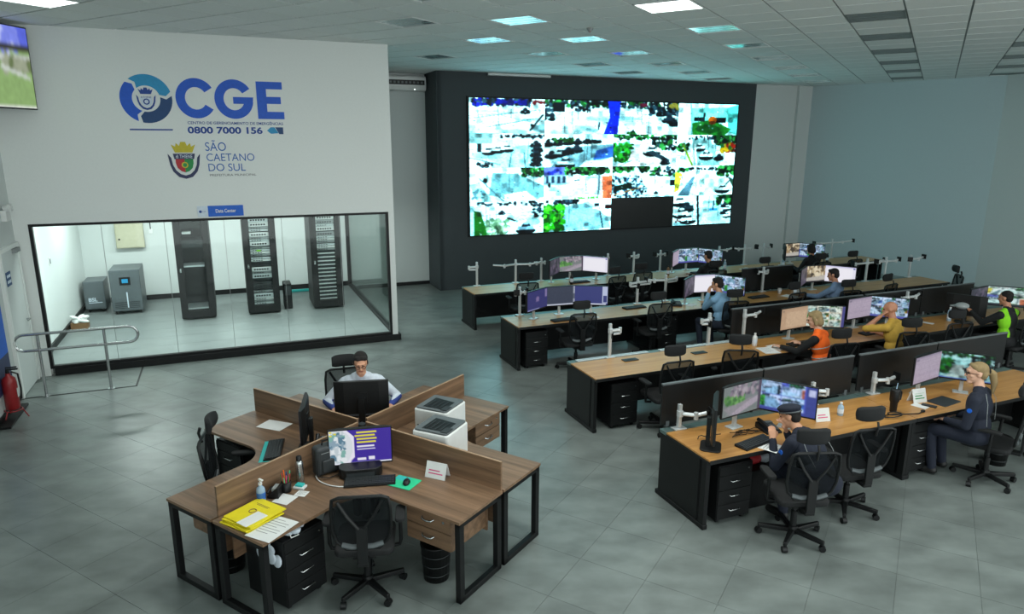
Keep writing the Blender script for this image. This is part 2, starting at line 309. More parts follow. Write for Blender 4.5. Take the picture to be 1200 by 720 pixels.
    if k == 13: P.poly('#a9c4c4', [(.25, .1), (.55, .1), (.75, 1), (.3, 1)]).bush(TREE, .6, .0, 1, .3, 60, .045).bush(['#a04030', '#c0a030', '#3c7a4a'], .75, .3, 1, .55, 50, .04).bush(TREE, .02, .3, .2, .5, 25, .04).line('#8fa040', .1, .3, .28, 1, .02).car(.38, .4, .18, '#f8ffff').car(.5, .65, .22, '#f2fcfc').car(.72, .72, .16, '#2c3c46').bush(DARK, .2, .05, .6, .14, 25, .025).line('#f8ffff', .3, .3, .35, 1, .012)
    if k == 20: P.poly('#9fc0c6', [(.3, .15), (.75, .2), (1, .55), (1, .9), (.7, 1), (.25, .8)]).poly('#f8ffff', [(.62, .18), (.68, .17), (1, .5), (1, .56)]).bush(TREE, .7, 0, 1, .25, 60, .035).line('#3a5058', .88, .2, .95, .3, .015).ell('#2c4048', .2, .38, .03, .08).poly('#c5e4e6', [(.0, .5), (.12, .4), (.3, 1), (.1, 1)]).line('#7fa0a8', .12, .3, .45, 1, .012).poly('#e8fbfb', [(.45, .8), (.75, .7), (.9, .95), (.6, 1)]).bush(['#7f9ca4'], 0, .6, .2, .9, 14, .03)
    if k == 21: P.rect('#8a8fd0', 0, 0, .3, .25).bush(['#4a55a8'], .05, .05, .25, .2, 12, .03).bush(TREE, .3, .0, .95, .22, 80, .04).rect('#a9b8c4', 0, .25, .32, .5); [P.rect('#4c5e70', .03 + .08 * i, .28, .07 + .08 * i, .48) for i in range(4)]; P.ell('#22333c', .08, .55, .02, .08).poly('#e08a68', [(.84, .3), (1, .28), (1, 1), (.86, 1)]).line('#8f9ca4', .8, .2, .79, 1, .012).poly('#d8f2f2', [(0, .7), (.4, .6), (.7, .75), (.3, 1), (0, 1)]).bush(['#7fb060'], .45, .94, .8, 1, 24, .02).line('#4a5a60', .45, .42, .5, .4, .02)
    if k == 22: P.bush(TREE, 0, 0, .6, .18, 70, .035).bush(['#3f6a86', '#223a48', '#7fa6b8', '#2b4c60', '#dff4f6'], 0, .3, .55, 1, 190, .024).poly('#2c4038', [(.03, .62), (.3, .52), (.32, .68), (.06, .8)]).line('#c08a40', .05, .9, .45, .68, .012).bush(TREE + DARK, .6, .05, 1, .35, 60, .03).poly('#f8ffff', [(.45, .3), (.9, .35), (1, .95), (.65, .95), (.5, .6)]).car(.7, .85, .07, '#52646c').rect('#22333c', .92, .45, 1, .65)
    if k == 23: P.poly('#e8d86a', [(0, .2), (.12, .25), (.08, .8), (0, .9)]).poly('#7f98a4', [(.28, .4), (.34, .35), (.25, 1), (.05, 1)]).poly('#dff4f0', [(.4, .3), (.8, .35), (1, .8), (.9, 1), (.3, 1)]).bush(TREE, .72, .05, 1, .35, 60, .04).car(.82, .78, .22, '#f8ffff').poly('#4c6a5c', [(.9, .4), (1, .45), (1, .75)]).bush(DARK, .2, .08, .7, .16, 30, .022).line('#4a5a60', .88, .65, .96, .45, .015).bush(TREE, .05, .1, .2, .2, 12, .03)
    if k == 30: P.bush(DARK, .1, .02, 1, .12, 40, .025).poly('#2f7a38', [(.04, .25), (.14, .3), (.24, 1), (.0, 1)]).bush(['#8fa890', '#a9b8a0', '#6c8a70', '#d0dccc'], .22, .55, .5, .98, 110, .035).line('#d8f0f0', .35, .3, .9, .95, .01).car(.75, .82, .24, '#9fb6c2', -.06).car(.42, .33, .1, '#2c3c46').line('#3a4a52', .5, .5, .62, .62, .02).bush(DARK, .85, .1, 1, .5, 24, .03).rect('#bcd8dc', 0, .1, .05, 1)
    if k == 31: P.poly('#a9c8d0', [(.25, .25), (.65, .1), (.95, .6), (1, .95), (.2, 1)]).bush(['#2f9a30', '#56c040', '#1d6a28', '#7fd858'], .0, .2, .3, .95, 150, .045).bush(DARK, .05, .02, .5, .14, 40, .03).rect('#f8ffff', .72, .1, 1, .32).rect('#3a4a52', .74, .15, .82, .25).rect('#5a2a2a', .9, .2, 1, .34).line('#4f646c', .82, .3, .88, .95, .012).line('#dfeef0', .62, .12, .95, .5, .02)
    if k == 33: P.poly('#c3dadc', [(.5, .2), (.8, .2), (1, .8), (1, 1), (.45, 1)]).line('#1f2c33', .4, 0, .44, 1, .02); [P.car(.1 + .1 * (i % 2) + .02 * i, .18 + .2 * i, .24, ['#f4ffff', '#46565e', '#eaf6f6', '#f4ffff'][i]) for i in range(4)]; P.bush(TREE, .75, 0, 1, .3, 50, .045).rect('#5a9cc0', .62, .45, .76, .55).line('#3a5a6c', .69, .2, .68, .5, .012); [P.car(.88 + .05 * (i % 2), .35 + .12 * i, .13, ['#33444c', '#f4ffff'][i % 2]) for i in range(4)]; P.bush(['#8a2a2a'], .02, .8, .15, .9, 6, .02)
    for q in range(26): P.ell(['#5c7078', '#90a6ac', '#34464e', '#c9dcde', '#f6ffff'][q % 5], rng.uniform(0, 1), rng.uniform(.12, 1), rng.uniform(.004, .016), rng.uniform(.006, .02))
    for q in range(3): x_ = rng.uniform(0, 1); P.line('#5a6a70', x_, rng.uniform(0, .4), x_ + rng.uniform(-.02, .02), rng.uniform(.5, 1), .004)
    sh = Pic(w, h, '#ffffff'); sh.a[:] = 1; sh.noise(.30, 10).blur(6); P.a = np.clip(P.a * np.clip(sh.a, .45, 1.15), 0, 1); P.noise(.10, 2).noise(.05, 1).blur(1); P.a = np.clip(P.a, 0, 1) ** 1.9 * np.array([.52, 1.0, 1.06]); return P.a
def content(kind, w=72, h=42):
    if kind == 'purple': P = Pic(w, h, '#3a4078').rect('#d5dbee', 0, .92, .95, 1).rect('#b7c0dc', .84, .0, .99, .9).rect('#3a4078', .86, .5, .97, .85)
    elif kind == 'slate': P = Pic(w, h, '#3a4152').rect('#c9cfe0', 0, .93, .95, 1).rect('#9fa6b8', .9, 0, 1, .9).rect('#59606e', .9, .4, 1, .7)
    elif kind == 'desktop': P = Pic(w, h, '#35366c').rect('#9aa0cc', 0, .95, .6, 1).rect('#7f74a0', .87, .05, .97, .45).ell('#7a6a98', .5, .45, .08, .12).rect('#6d6390', .42, .55, .58, .6)
    elif kind == 'white': P = Pic(w, h, '#e8e6f4').rect('#c8c6e4', 0, 0, 1, .06).rect('#4a5aa8', .9, .08, .97, .14).rect('#f4f2fa', .05, .15, .9, .9)
    elif kind == 'lilac': P = Pic(w, h, '#a79aac').rect('#8d8296', 0, 0, 1, .06).rect('#6a6478', .03, .1, .14, .15); [P.rect('#b5a8b8', .03, y, .95, y + .02) for y in np.arange(.2, .95, .08)]
    elif kind == 'tan': P = Pic(w, h, '#b89a7e').rect('#8f7a68', .04, .1, .13, .16).rect('#a58a70', 0, 0, 1, .04).rect('#c5a98c', .2, .2, .95, .9)
    elif kind == 'dark': P = Pic(w, h, '#3a3846').bush(['#4c4858', '#5c5266', '#2c2a36'], 0, 0, 1, 1, 60, .08)
    elif kind == 'quad': P = Pic(w, h, '#3f4a94'); P.a[:h - 4, :int(w * .82)] = mosaic([10, 21, 31, 11], 2, int(w * .82), h - 4, '#5a68b8') * np.array([.75, .78, 1.1]); P.rect('#c0c8ee', .86, .1, .97, .3)
    elif kind == 'green': P = Pic(w, h, '#77807f').bush(['#55884a', '#6fa65c', '#3f703c'], .05, .35, .55, .62, 70, .045).bush(['#857a88', '#9a8c96', '#5c5864', '#a8a0a8'], .2, .0, 1, .36, 80, .045).poly('#a59ca8', [(.1, .92), (.9, .5), (1, .66), (.4, 1)]).poly('#8c8a90', [(0, .7), (.5, .6), (.9, .45), (.2, .95)]).rect('#54495a', .92, 0, 1, 1)
    elif kind == 'mosaic': P = Pic(w, h, '#4a4a86'); P.a[:, :int(w * .92)] = mosaic([10, 11, 22, 12, 13, 30, 1, 23, 33], 3, int(w * .92), h, '#c8c0b0') * np.array([1.15, 1.0, .86])
    elif kind == 'cams': P = Pic(w, h, '#5a60b0'); P.a[:h - 3] = mosaic([11, 20, 33, 2, 31, 13], 3, w, h - 3, '#5a62a0') * np.array([.9, .86, 1.05])
    elif kind == 'field': P = Pic(w, h, '#4a5aa8'); P.a[:h - 2] = shrink(feed(12), w, h - 2) * np.array([.95, .85, .82])
    elif kind == 'street': P = Pic(w, h, '#2a3038'); P.a[:h - 4] = mosaic([23, 21], 1, w, h - 4) * np.array([.95, .9, .85])
    elif kind == 'people': P = Pic(w, h, '#8a8272').bush(['#c0b090', '#e0d4b8', '#6a5c48', '#4a4238', '#a08a68'], 0, 0, 1, .8, 90, .09).poly('#b8b4ac', [(0, .75), (1, .6), (1, .9), (0, .95)]).rect('#35363f', 0, .93, 1, 1)
    elif kind == 'tv_reflection': P = Pic(w, h, '#8fb070').rect('#5c6ae0', 0, 0, 1, .24).bush(['#b8c4ff', '#7f8cf0', '#d0d8ff'], 0, 0, .8, .22, 50, .08).rect('#3a3a30', 0, .22, 1, .3).rect('#c9d0cc', 0, .34, 1, .42).bush(['#6a7a50', '#a0a890'], 0, .42, 1, .5, 30, .06).poly('#cfd8d0', [(.5, .48), (.95, .6), (.95, .64), (.45, .52)]).rect('#ffffff', .3, .97, 1, 1)
    elif kind == 'poster':
        P = Pic(w, h, '#3f2a9a').rect('#e9e6f4', 0, 0, .4, 1).poly('#3f2a9a', [(.28, 0), (1, 0), (1, 1), (.3, 1), (.4, .8), (.44, .5), (.4, .2)]).ell('#d8dfe4', .14, .5, .24, .5).bush(['#8aa4b4', '#c2ced4', '#5a7f94', '#7fb0a8', '#e4ebee'], .01, .08, .26, .9, 60, .045); [P.rect('#e2d73a', .02 + .06 * (i % 2), .03 + .05 * i, .06 + .06 * (i % 2), .06 + .05 * i) for i in range(3)]
        P.rect('#e2d73a', .44, .06, .76, .12).rect('#e2d73a', .42, .16, .74, .22).rect('#e2d73a', .44, .26, .76, .32).rect('#e2d73a', .44, .36, .75, .41).rect('#e8e6f4', .44, .48, .72, .52).rect('#e8e6f4', .45, .56, .74, .6).rect('#e8e6f4', .45, .84, .58, .9).rect('#e8e6f4', .63, .82, .72, .9).rect('#e4e8f6', 0, .95, 1, 1)
    if kind not in ('poster', 'white', 'purple'): P.noise(.06, 2).blur(1)
    return P.a
def picture(name, arr, x0, x1, z0, z1, y, parent, m):
    h, w, _ = arr.shape; xs = np.linspace(x0, x1, w); zs = np.linspace(z1, z0, h); g = np.stack(np.meshgrid(xs, zs), -1).reshape(-1, 2)
    vs = np.column_stack([g[:, 0], np.full(len(g), y), g[:, 1]]); i = np.arange((h - 1) * w).reshape(h - 1, w)[:, :-1].ravel()
    fs = np.column_stack([i, i + w, i + w + 1, i + 1]); me = bpy.data.meshes.new(name); me.from_pydata(vs.tolist(), [], fs.tolist())
    at = me.color_attributes.new('picture', 'FLOAT_COLOR', 'POINT'); c = np.ones((h * w, 4), np.float32); c[:, :3] = arr.reshape(-1, 3); at.data.foreach_set('color', c.ravel())
    me.materials.append(M[m]); me.update(); o = bpy.data.objects.new(name, me); COL.objects.link(o); o.parent = parent; return o

# ------------------------------------------------------------------ the room
XL, YD, YB, YV, XV0, XV1 = -2.97, 12.4, 17.3, 16.3, 4.81, 14.2    # left wall, data front, back wall, video wall
XR, YR = 17.9, 11.75                                              # corner of the right-hand walls
DX1, DZ, GT = 2.80, 0.12, 2.36                                    # data room right edge, raised floor, glass head

slab = struct('floor', 'grout', 'W', MB().box(-3.2, 18.6, -2.5, 17.6, -0.2, -0.004), label='grey porcelain tiled floor of the control room')
def in_room(x, y):
    return -3.2 < x < 18.2 and -2.4 < y < 17.4 and not (x < 2.6 and y > 12.75)
TS = 0.61; tile_me = None; cand = []
for i in range(-45, 45):
    for j in range(-20, 60):
        gx, gy = 0.75 + TS * (i + .5), 6.25 + TS * (j + .5); wv = fp('G', gx, gy); wx, wy = inv('W', wv)
        if not in_room(wx, wy): continue
        p = project(wv); vis = p is not None and -40 < p[0] < 1240 and 100 < p[1] < 770
        cand.append((0 if vis else 1, p[2] if p else 99, gx, gy))
cand.sort(); hs = TS / 2 - 0.0014
tm = MB().box(-hs, hs, -hs, hs, -0.004, 0).mesh('floor_tile'); tm.materials.append(M['floor'])
rest = MB()
for n, (v, d, gx, gy) in enumerate(cand):
    if n < 300 and v == 0:
        o = bpy.data.objects.new('floor_tile', tm); COL.objects.link(o); o.parent = slab
        w = fp('G', gx, gy); o.location = (*inv('W', w), 0); o.rotation_euler = (0, 0, YAW_G - YAW_W)
    else: rest.box(gx - hs, gx + hs, gy - hs, gy + hs, -0.004, 0)
o = rest.build('floor_tile_field', 'floor', slab, rot=YAW_G - YAW_W); o['kind'] = 'stuff'

# suspended ceiling on its own rotated grid
ceil = struct('ceiling', 'tbar', 'W', MB().box(-3.2, 18.6, -2.5, 17.6, CEIL + 0.004, CEIL + 0.2), label='white suspended ceiling of square tiles')
TX, TY, GX0, GY0 = 0.705, 0.683, -1.265, 8.4
def cell(gx, gy): return (round((gx - GX0) / TX), round((gy - GY0) / TY))
LAMPS = {}                       # grid cell -> on?
for i, js in ((-12, (-6,)), (-11, (4,)), (-8, (-1, 2, 5, 8, 11)), (-6, range(-6, 16, 3)), (-3, range(-6, 19, 3)), (0, range(-6, 22, 3)), (3, range(-6, 22, 3)), (6, range(-6, 22, 3)), (9, range(-6, 22, 3))):
    for j in js: LAMPS[(i, j)] = False
ON = [(-3, 0), (-12, -6), (-3, -3), (0, -3), (3, -3), (-3, -6), (0, -6), (-6, -6), (6, 0), (9, 0)]
for c in ON: LAMPS[c] = True
cand = []
for i in range(-30, 30):
    for j in range(-22, 32):
        if (i, j) in LAMPS: continue
        gx, gy = GX0 + TX * (i + .5), GY0 + TY * (j + .5); wv = fp('G', gx, gy, CEIL); wx, wy = inv('W', wv)
        if not (-3.2 < wx < 18.3 and -2.4 < wy < 17.4): continue
        p = project(wv); vis = p is not None and -40 < p[0] < 1240 and -30 < p[1] < 110
        cand.append((0 if vis else 1, p[2] if p else 99, gx, gy))
cand.sort(); hx, hy = TX / 2 - 0.012, TY / 2 - 0.020
tm = MB().box(-hx, hx, -hy, hy, -0.006, 0.004).mesh('ceiling_tile'); tm.materials.append(M['ceil'])
rest = MB()
for n, (v, d, gx, gy) in enumerate(cand):
    if n < 290 and v == 0:
        o = bpy.data.objects.new('ceiling_tile', tm); COL.objects.link(o); o.parent = ceil
        o.location = (*inv('W', fp('G', gx, gy)), CEIL); o.rotation_euler = (0, 0, YAW_G - YAW_W)
    else: rest.box(gx - hx, gx + hx, gy - hy, gy + hy, CEIL - 0.006, CEIL + 0.004)
o = rest.build('ceiling_tile_field', 'ceil', ceil, rot=YAW_G - YAW_W); o['kind'] = 'stuff'

def make_lamp(on, mirror):
    t = bpy.data.objects.new('ceiling_light', None); COL.objects.link(t)
    fr = MB()
    for a in ((-hx, hx, -hy, -hy + .012), (-hx, hx, hy - .012, hy), (-hx, -hx + .012, -hy, hy), (hx - .012, hx, -hy, hy)): fr.box(*a, -0.012, 0.004)
    fr.build('frame', 'ceil' if (on or mirror) else 'tbar', t)
    if on: box('diffuser', 'lamp_on', t, -hx + .012, hx - .012, -hy + .012, hy - .012, -0.006, 0.002)
    else:
        box('reflector', 'louver' if mirror else 'louver_off', t, -hx + .012, hx - .012, -hy + .012, hy - .012, -0.002, 0.003)
        lv = MB()
        for k in range(1, 4): y = -hy + 2 * hy * k / 4; lv.box(-hx + .012, hx - .012, y - .0015, y + .0015, -0.005, -0.002)
        lv.build('louver', 'louver' if mirror else 'louver_off', t)
    return t
protoL = {}
def lampword(i, j):
    return {-12: 'far left', -11: 'outer left', -8: 'left', 9: 'outermost right', -6: 'middle left', -3: 'middle', 0: 'right of middle', 3: 'right', 6: 'far right'}.get(i, 'outer')
rowword = {}
for (i, j), on in sorted(LAMPS.items(), key=lambda q: (q[0][0], q[0][1])):
    gx, gy = GX0 + TX * (i + .5), GY0 + TY * (j + .5); wv = fp('G', gx, gy, CEIL); wx, wy = inv('W', wv)
    if not (-2.6 < wx < 17.0 and -1.8 < wy < 16.9): continue
    if wx < DX1 + .4 and wy > YD - .3: continue
    p = project(wv); vis = p is not None and -60 < p[0] < 1260 and p[1] > -25
    if not on and not vis: continue
    if i in (0, 3, 6) and not on: mirror = False
    else: mirror = True
    key = (on, mirror); n = rowword[i] = rowword.get(i, 0) + 1
    ordn = ['first', 'second', 'third', 'fourth', 'fifth', 'sixth', 'seventh', 'eighth', 'ninth', 'tenth', 'eleventh'][n - 1]
    lab = '%s square ceiling light, %s from the camera in the %s column' % ('lit white' if on else ('unlit mirror-louvre' if mirror else 'unlit dull grey'), ordn, lampword(i, j))
    if key not in protoL:
        protoL[key] = make_lamp(*key); o = protoL[key]
    else: o = copy_tree(protoL[key])
    o.location = wv; o.rotation_euler = (0, 0, YAW_G); tag(o, lab, 'ceiling light', 'square lights in the suspended ceiling')
    if (i, j) == (-12, -6): continue                                # dim panel: only its diffuser glows
    if on and not any(c.type == 'LIGHT' for c in o.children):
        ld = bpy.data.lights.new('panel_lamp', 'AREA'); ld.shape = 'RECTANGLE'; ld.size = .62; ld.size_y = .6; ld.energy = LAMP_W; ld.color = LAMP_COL
        lo = bpy.data.objects.new('panel_lamp', ld); COL.objects.link(lo); lo.parent = o; lo.location = (0, 0, -0.03)

# walls
struct('wall_left', 'wall_side', 'W', MB().box(XL - .15, XL, -2.4, YB, 0, CEIL), label='pale grey side wall at the left edge')
struct('wall_back', 'wall_side', 'W', MB().box(XL, XV0 + .4, YB, YB + .15, 0, CEIL), label='white rear wall beside the black video wall')
struct('wall_video', 'black_wall', 'W', MB().box(XV0, XV1, YV, YV + .5, 0, CEIL), label='charcoal wall carrying the LED video screen')
struct('wall_video_return', 'black_wall', 'W', MB().box(XV0 - .02, XV0 + .12, YV, YB, 0, CEIL))
struct('wall_rear_right', 'wall_side', 'W', MB().box(XV1, 16.35, YV + .03, YV + .2, 0, CEIL).box(15.72, 15.84, YV - .06, YV + .03, 0, CEIL), label='white wall strip with a slim pilaster right of the video wall')
struct('wall_angled', 'wall_blue', 'W', MB().prism([(16.3, 16.36), (XR, YR), (XR + .15, YR + .03), (16.5, 16.45)], 0, CEIL), label='blue-grey wall set at an angle in the right corner')
struct('wall_right', 'wall_side', 'W', MB().box(XR, XR + .15, -2.4, YR + .02, 0, CEIL), label='pale wall at the right edge')
bb = MB().box(DX1 + .1, XV0 - .02, YB - .02, YB, 0, .09)
struct('baseboard_back', 'black', 'W', bb)
struct('baseboard_left', 'black', 'W', MB().box(XL, XL + .02, 9.0, 11.35, 0, .09))

# data room: header wall, base, raised floor, inner walls
struct('wall_front', 'wall', 'W', MB().box(XL, DX1, YD, YD + .15, GT + .04, CEIL).box(XL, -2.78, YD, YD + .15, 0, GT + .04).box(2.70, DX1, YD, YD + .15, 0.1, GT + .04)
       .box(DX1 - .15, DX1, YD + .15, YB, GT + .04, CEIL), label='white wall with the blue logo above the data room window')
struct('trim_base', 'black', 'W', MB().box(-2.72, DX1 + .05, YD - .03, YD + .13, 0, 0.11).box(DX1 - .1, DX1 + .05, YD + .13, YB, 0, .11), bevel=.004, label='black plinth under the data room glass')
df = struct('floor', 'data_floor', 'W', MB().box(XL, DX1 - .1, YD + .13, YB, 0.0, DZ - .003), label='pale raised floor of the data room')
for i in range(9):
    for j in range(8):
        x0, y0 = XL + .02 + .63 * i, YD + .14 + .61 * j
        if x0 + .6 > DX1 - .05: continue
        box('floor_tile', 'data_floor', df, x0, x0 + .626, y0, y0 + .606, DZ - .003, DZ)
struct('ceiling', 'wall', 'W', MB().box(XL, DX1, YD + .15, YB, 2.95, 3.05), label='white ceiling of the data room')
struct('baseboard_data_room', 'black', 'W', MB().box(XL, DX1 - .1, YB - .03, YB, DZ, DZ + .11).box(XL, XL + .03, YD + .15, YB, DZ, DZ + .11))
for x in (-1.9, .0, 1.9):
    for y in (12.95, 15.4):
        ld = bpy.data.lights.new('data_room_lamp', 'AREA'); ld.shape = 'RECTANGLE'; ld.size = 1.2; ld.size_y = .3; ld.energy = DATA_W; ld.color = (0.95, 1, 0.99)
        lo = bpy.data.objects.new('data_room_lamp', ld); COL.objects.link(lo); lo.location = fp('W', x, y, 2.9); lo.rotation_euler = (0, 0, YAW_W)
# window of the data room: frame and panes
w1 = struct('window_1', 'black', 'W', MB().box(-2.78, 2.70, YD + .0, YD + .09, GT, GT + .045).box(-2.78, 2.70, YD, YD + .09, .11, .155).box(-2.78, -2.735, YD, YD + .09, .155, GT).box(2.655, 2.70, YD, YD + .09, .155, GT), bevel=.003, label='long glazed front of the data room in a black frame')
xs = [-2.735, -1.83, -.94, -.05, .86, 1.83, 2.655]
for a, b in zip(xs[:-1], xs[1:]): box('pane', 'glass', w1, a + .004, b - .004, YD + .04, YD + .05, .155, GT)
for x in xs[1:-1]: box('pane_joint', 'steel', w1, x - .003, x + .003, YD + .038, YD + .052, .155, GT)
w2 = struct('window_2', 'black', 'W', MB().box(DX1 - .12, DX1 - .03, YD + .15, YB, GT, GT + .045).box(DX1 - .12, DX1 - .03, YD + .15, YB, .11, .165).box(DX1 - .12, DX1 - .03, YB - .05, YB, .165, GT), label='glazed right side of the data room')
for k in range(3):
    y0 = YD + .15 + k * 1.58; box('pane', 'glass', w2, DX1 - .08, DX1 - .07, y0 + .004, min(y0 + 1.576, YB - .05), .165, GT)

# wall lettering and emblems (flat, on the white wall)
lg = thing('wall_logo', 'large blue three-letter logo with round crest on the white wall', 'logo', 'W', (0, YD - .003, 0))
def ring(a0, a1, r0, r1, c, notch, n=18):
    out = [(c[0] + r1 * math.cos(R(a0 + (a1 - a0) * i / n)), c[1] + r1 * math.sin(R(a0 + (a1 - a0) * i / n))) for i in range(n + 1)]
    ins = [(c[0] + r0 * math.cos(R(a1 + (a0 - a1) * i / n)), c[1] + r0 * math.sin(R(a1 + (a0 - a1) * i / n))) for i in range(n + 1)]
    rm = (r0 + r1) / 2; tip = (c[0] + rm * math.cos(R(a1 + notch)), c[1] + rm * math.sin(R(a1 + notch))); tail = (c[0] + rm * math.cos(R(a0 + notch)), c[1] + rm * math.sin(R(a0 + notch)))
    return out + [tip] + ins + [tail]
C0 = (-.985, 4.262)
for a0, a1, m_ in ((128, 18, 'teal'), (8, -102, 'deep'), (-112, -222, 'blue')):
    MB().prism(ring(a0, a1, .195, .362, C0, -9), -.004, 0, 'xz').build('logo_arc', m_, lg)
def crest(parent, cx, cz, s, full):
    def P2(pts): return [(cx + x * s, cz + z * s) for x, z in pts]
    sh = [(-.5, .25), (-.5, -.1), (-.42, -.38), (-.22, -.58), (0, -.66), (.22, -.58), (.42, -.38), (.5, -.1), (.5, .25)]
    a = 'crest' if full else 'navy'
    wr = [(-.82, .42), (-.66, .2), (-.60, -.2), (-.46, -.5), (-.25, -.7), (0, -.78), (.25, -.7), (.46, -.5), (.60, -.2), (.66, .2), (.82, .42), (.74, -.2), (.62, -.55), (.35, -.86), (0, -.96), (-.35, -.86), (-.62, -.55), (-.74, -.2)]
    MB().prism(P2(wr), -.006, -.004, 'xz').build('crest_wreath', a, parent)
    if full:
        half = [(-.45, .12), (-.45, -.1), (-.38, -.36), (-.2, -.54), (0, -.61), (0, .12)]
        MB().prism(P2(half), -.008, -.004, 'xz').build('crest_field', 'red', parent)
        MB().prism(P2([(-x, z) for x, z in half][::-1]), -.008, -.004, 'xz').build('crest_field', 'green', parent)
        MB().prism(P2([(-.5, .12), (.5, .12), (.56, .42), (-.56, .42)]), -.008, -.004, 'xz').build('crest_band', 'crest', parent)
        text('di THIENE', 'crest_band_text', 'pale_blue', parent, cx - .42 * s, cx + .42 * s, cz + .17 * s, cz + .36 * s, y=-.008, depth=.001)
        MB().prism([(cx + .17 * s * math.cos(t), cz - .2 * s + .17 * s * math.sin(t)) for t in [2 * math.pi * k / 16 for k in range(16)]], -.0095, -.006, 'xz').build('crest_disc', 'gold', parent)
        MB().prism([(cx + .11 * s * math.cos(t), cz - .2 * s + .11 * s * math.sin(t)) for t in [2 * math.pi * k / 16 for k in range(16)]], -.0105, -.006, 'xz').build('crest_disc', 'green', parent)
    else:
        MB().prism(P2(sh), -.0065, -.004, 'xz').build('crest_field', 'pale_blue', parent)
        MB().prism([(cx + .28 * s * math.cos(t), cz - .2 * s + .28 * s * math.sin(t)) for t in [2 * math.pi * k / 16 for k in range(16)]], -.008, -.004, 'xz').build('crest_disc', 'navy', parent)
        MB().prism([(cx + .17 * s * math.cos(t), cz - .2 * s + .17 * s * math.sin(t)) for t in [2 * math.pi * k / 16 for k in range(16)]], -.009, -.004, 'xz').build('crest_disc', 'pale_blue', parent)
        text('di THIENE', 'crest_band_text', 'navy', parent, cx - .42 * s, cx + .42 * s, cz + .12 * s, cz + .28 * s, y=-.008, depth=.001)
    cr = [(-.44, .48), (.44, .48), (.62, .92), (.40, .80), (.36, 1.0), (.2, .84), (.12, 1.06), (-.12, 1.06), (-.2, .84), (-.36, 1.0), (-.40, .80), (-.62, .92)]
    MB().prism(P2(cr), -.007, -.004, 'xz').build('crest_crown', 'gold' if full else 'navy', parent)
crest(lg, C0[0], C0[1] - .01, .165, False)
def arc_letter(cx, cz, rx, rz, t, a0, a1, n=40):
    A = [R(a0 + (a1 - a0) * k / n) for k in range(n + 1)]
    return [(cx + rx * math.cos(a), cz + rz * math.sin(a)) for a in A] + [(cx + (rx - t) * math.cos(a), cz + (rz - t) * math.sin(a)) for a in A[::-1]]
MB().prism(arc_letter(-.285, 4.285, .29, .305, .135, 33, 327), -.004, 0, 'xz').build('logo_letter', 'blue', lg)
MB().prism(arc_letter(.275, 4.285, .29, .305, .135, 33, 352), -.004, 0, 'xz').prism([(.26, 4.215), (.43, 4.215), (.555, 4.225), (.567, 4.32), (.26, 4.32)], -.0045, 0, 'xz').build('logo_letter', 'blue', lg)
MB().prism([(.62, 3.985), (1.03, 3.985), (1.03, 4.10), (.77, 4.10), (.77, 4.225), (.99, 4.225), (.99, 4.335), (.77, 4.335), (.77, 4.455), (1.02, 4.455), (1.02, 4.57), (.62, 4.57)], -.004, 0, 'xz').build('logo_letter', 'blue', lg)
text('CENTRO DE GERENCIAMENTO DE EMERGÊNCIAS', 'logo_line', 'navy', lg, -.44, 1.0, 3.89, 3.945, bold=.012, depth=.001)['kind'] = 'stuff'
text('0800 7000 156', 'logo_line', 'navy', lg, -.45, .67, 3.745, 3.855, bold=.03, depth=.0015)['kind'] = 'stuff'
MB().prism([(.74, 3.80), (.80, 3.855), (.86, 3.855), (.92, 3.76), (.80, 3.75)], -.003, 0, 'xz').build('logo_mark', 'teal', lg)
MB().prism([(.87, 3.855), (.995, 3.855), (.995, 3.745), (.93, 3.745)], -.003, 0, 'xz').build('logo_mark', 'deep', lg)
box('logo_rule', 'navy', lg, -1.26, -.66, -.003, 0, 3.79, 3.812)
ct = thing('city_crest', 'coloured city crest with gold crown beside thin blue city name', 'emblem', 'W', (0, YD - .003, 0))
crest(ct, -.54, 3.315, .285, True)
text('SÃO', 'city_name', 'text_blue', ct, -.22, .09, 3.475, 3.645, depth=.001)
text('CAETANO', 'city_name', 'text_blue', ct, -.215, .51, 3.315, 3.435, depth=.001)
text('DO SUL', 'city_name', 'text_blue', ct, -.20, .36, 3.155, 3.275, depth=.001)
text('PREFEITURA MUNICIPAL', 'city_subtitle', 'mid_grey', ct, -.19, .52, 3.075, 3.11, depth=.001)
sg = thing('door_sign', 'small blue and white data centre sign above the window', 'sign', 'W', (0, YD - .002, 0))
box('sign_panel', 'sign_blue', sg, -.27, .27, -.012, 0, 2.425, 2.60)
box('sign_panel', 'pale_blue', sg, -.43, -.272, -.012, 0, 2.425, 2.60)
text('Data Center', 'sign_text', 'paper', sg, -.155, .155, 2.485, 2.545, y=-.012, bold=.02, depth=.001)
MB().cyl((-.385, -.012, 2.51), (-.385, -.014, 2.51), .022, n=14).build('sign_mark', 'navy', sg)
text('CGE', 'sign_text', 'text_blue', sg, -.355, -.305, 2.50, 2.52, y=-.012, depth=.001)

# video wall
vw = thing('video_wall', 'huge LED video wall of sixteen street camera pictures', 'video wall', 'W', (5.57, YV - .07, 0))
VW, VZ0, VZ1 = 7.98, 1.35, 4.66
box('housing', 'black', vw, -.04, VW + .04, .006, .07, VZ0 - .03, VZ1 + .03)
codes = [[0, 1, 2, 3], [10, 11, 12, 13], [20, 21, 22, 23], [30, 31, None, 33]]
ch, cw = (VZ1 - VZ0) / 4, VW / 4
for r_ in range(4):
    for c_ in range(4):
        x0, z1 = c_ * cw, VZ1 - r_ * ch
        if codes[r_][c_] is None:
            o = box('picture', 'off', vw, x0 + .004, x0 + cw - .004, 0, .008, z1 - ch + .004, z1 - .004); o['label'] = 'dark switched-off picture in the bottom row'
        else: picture('picture', feed(codes[r_][c_]), x0 + .002, x0 + cw - .002, z1 - ch + .002, z1 - .002, 0, vw, 'screen_wall')
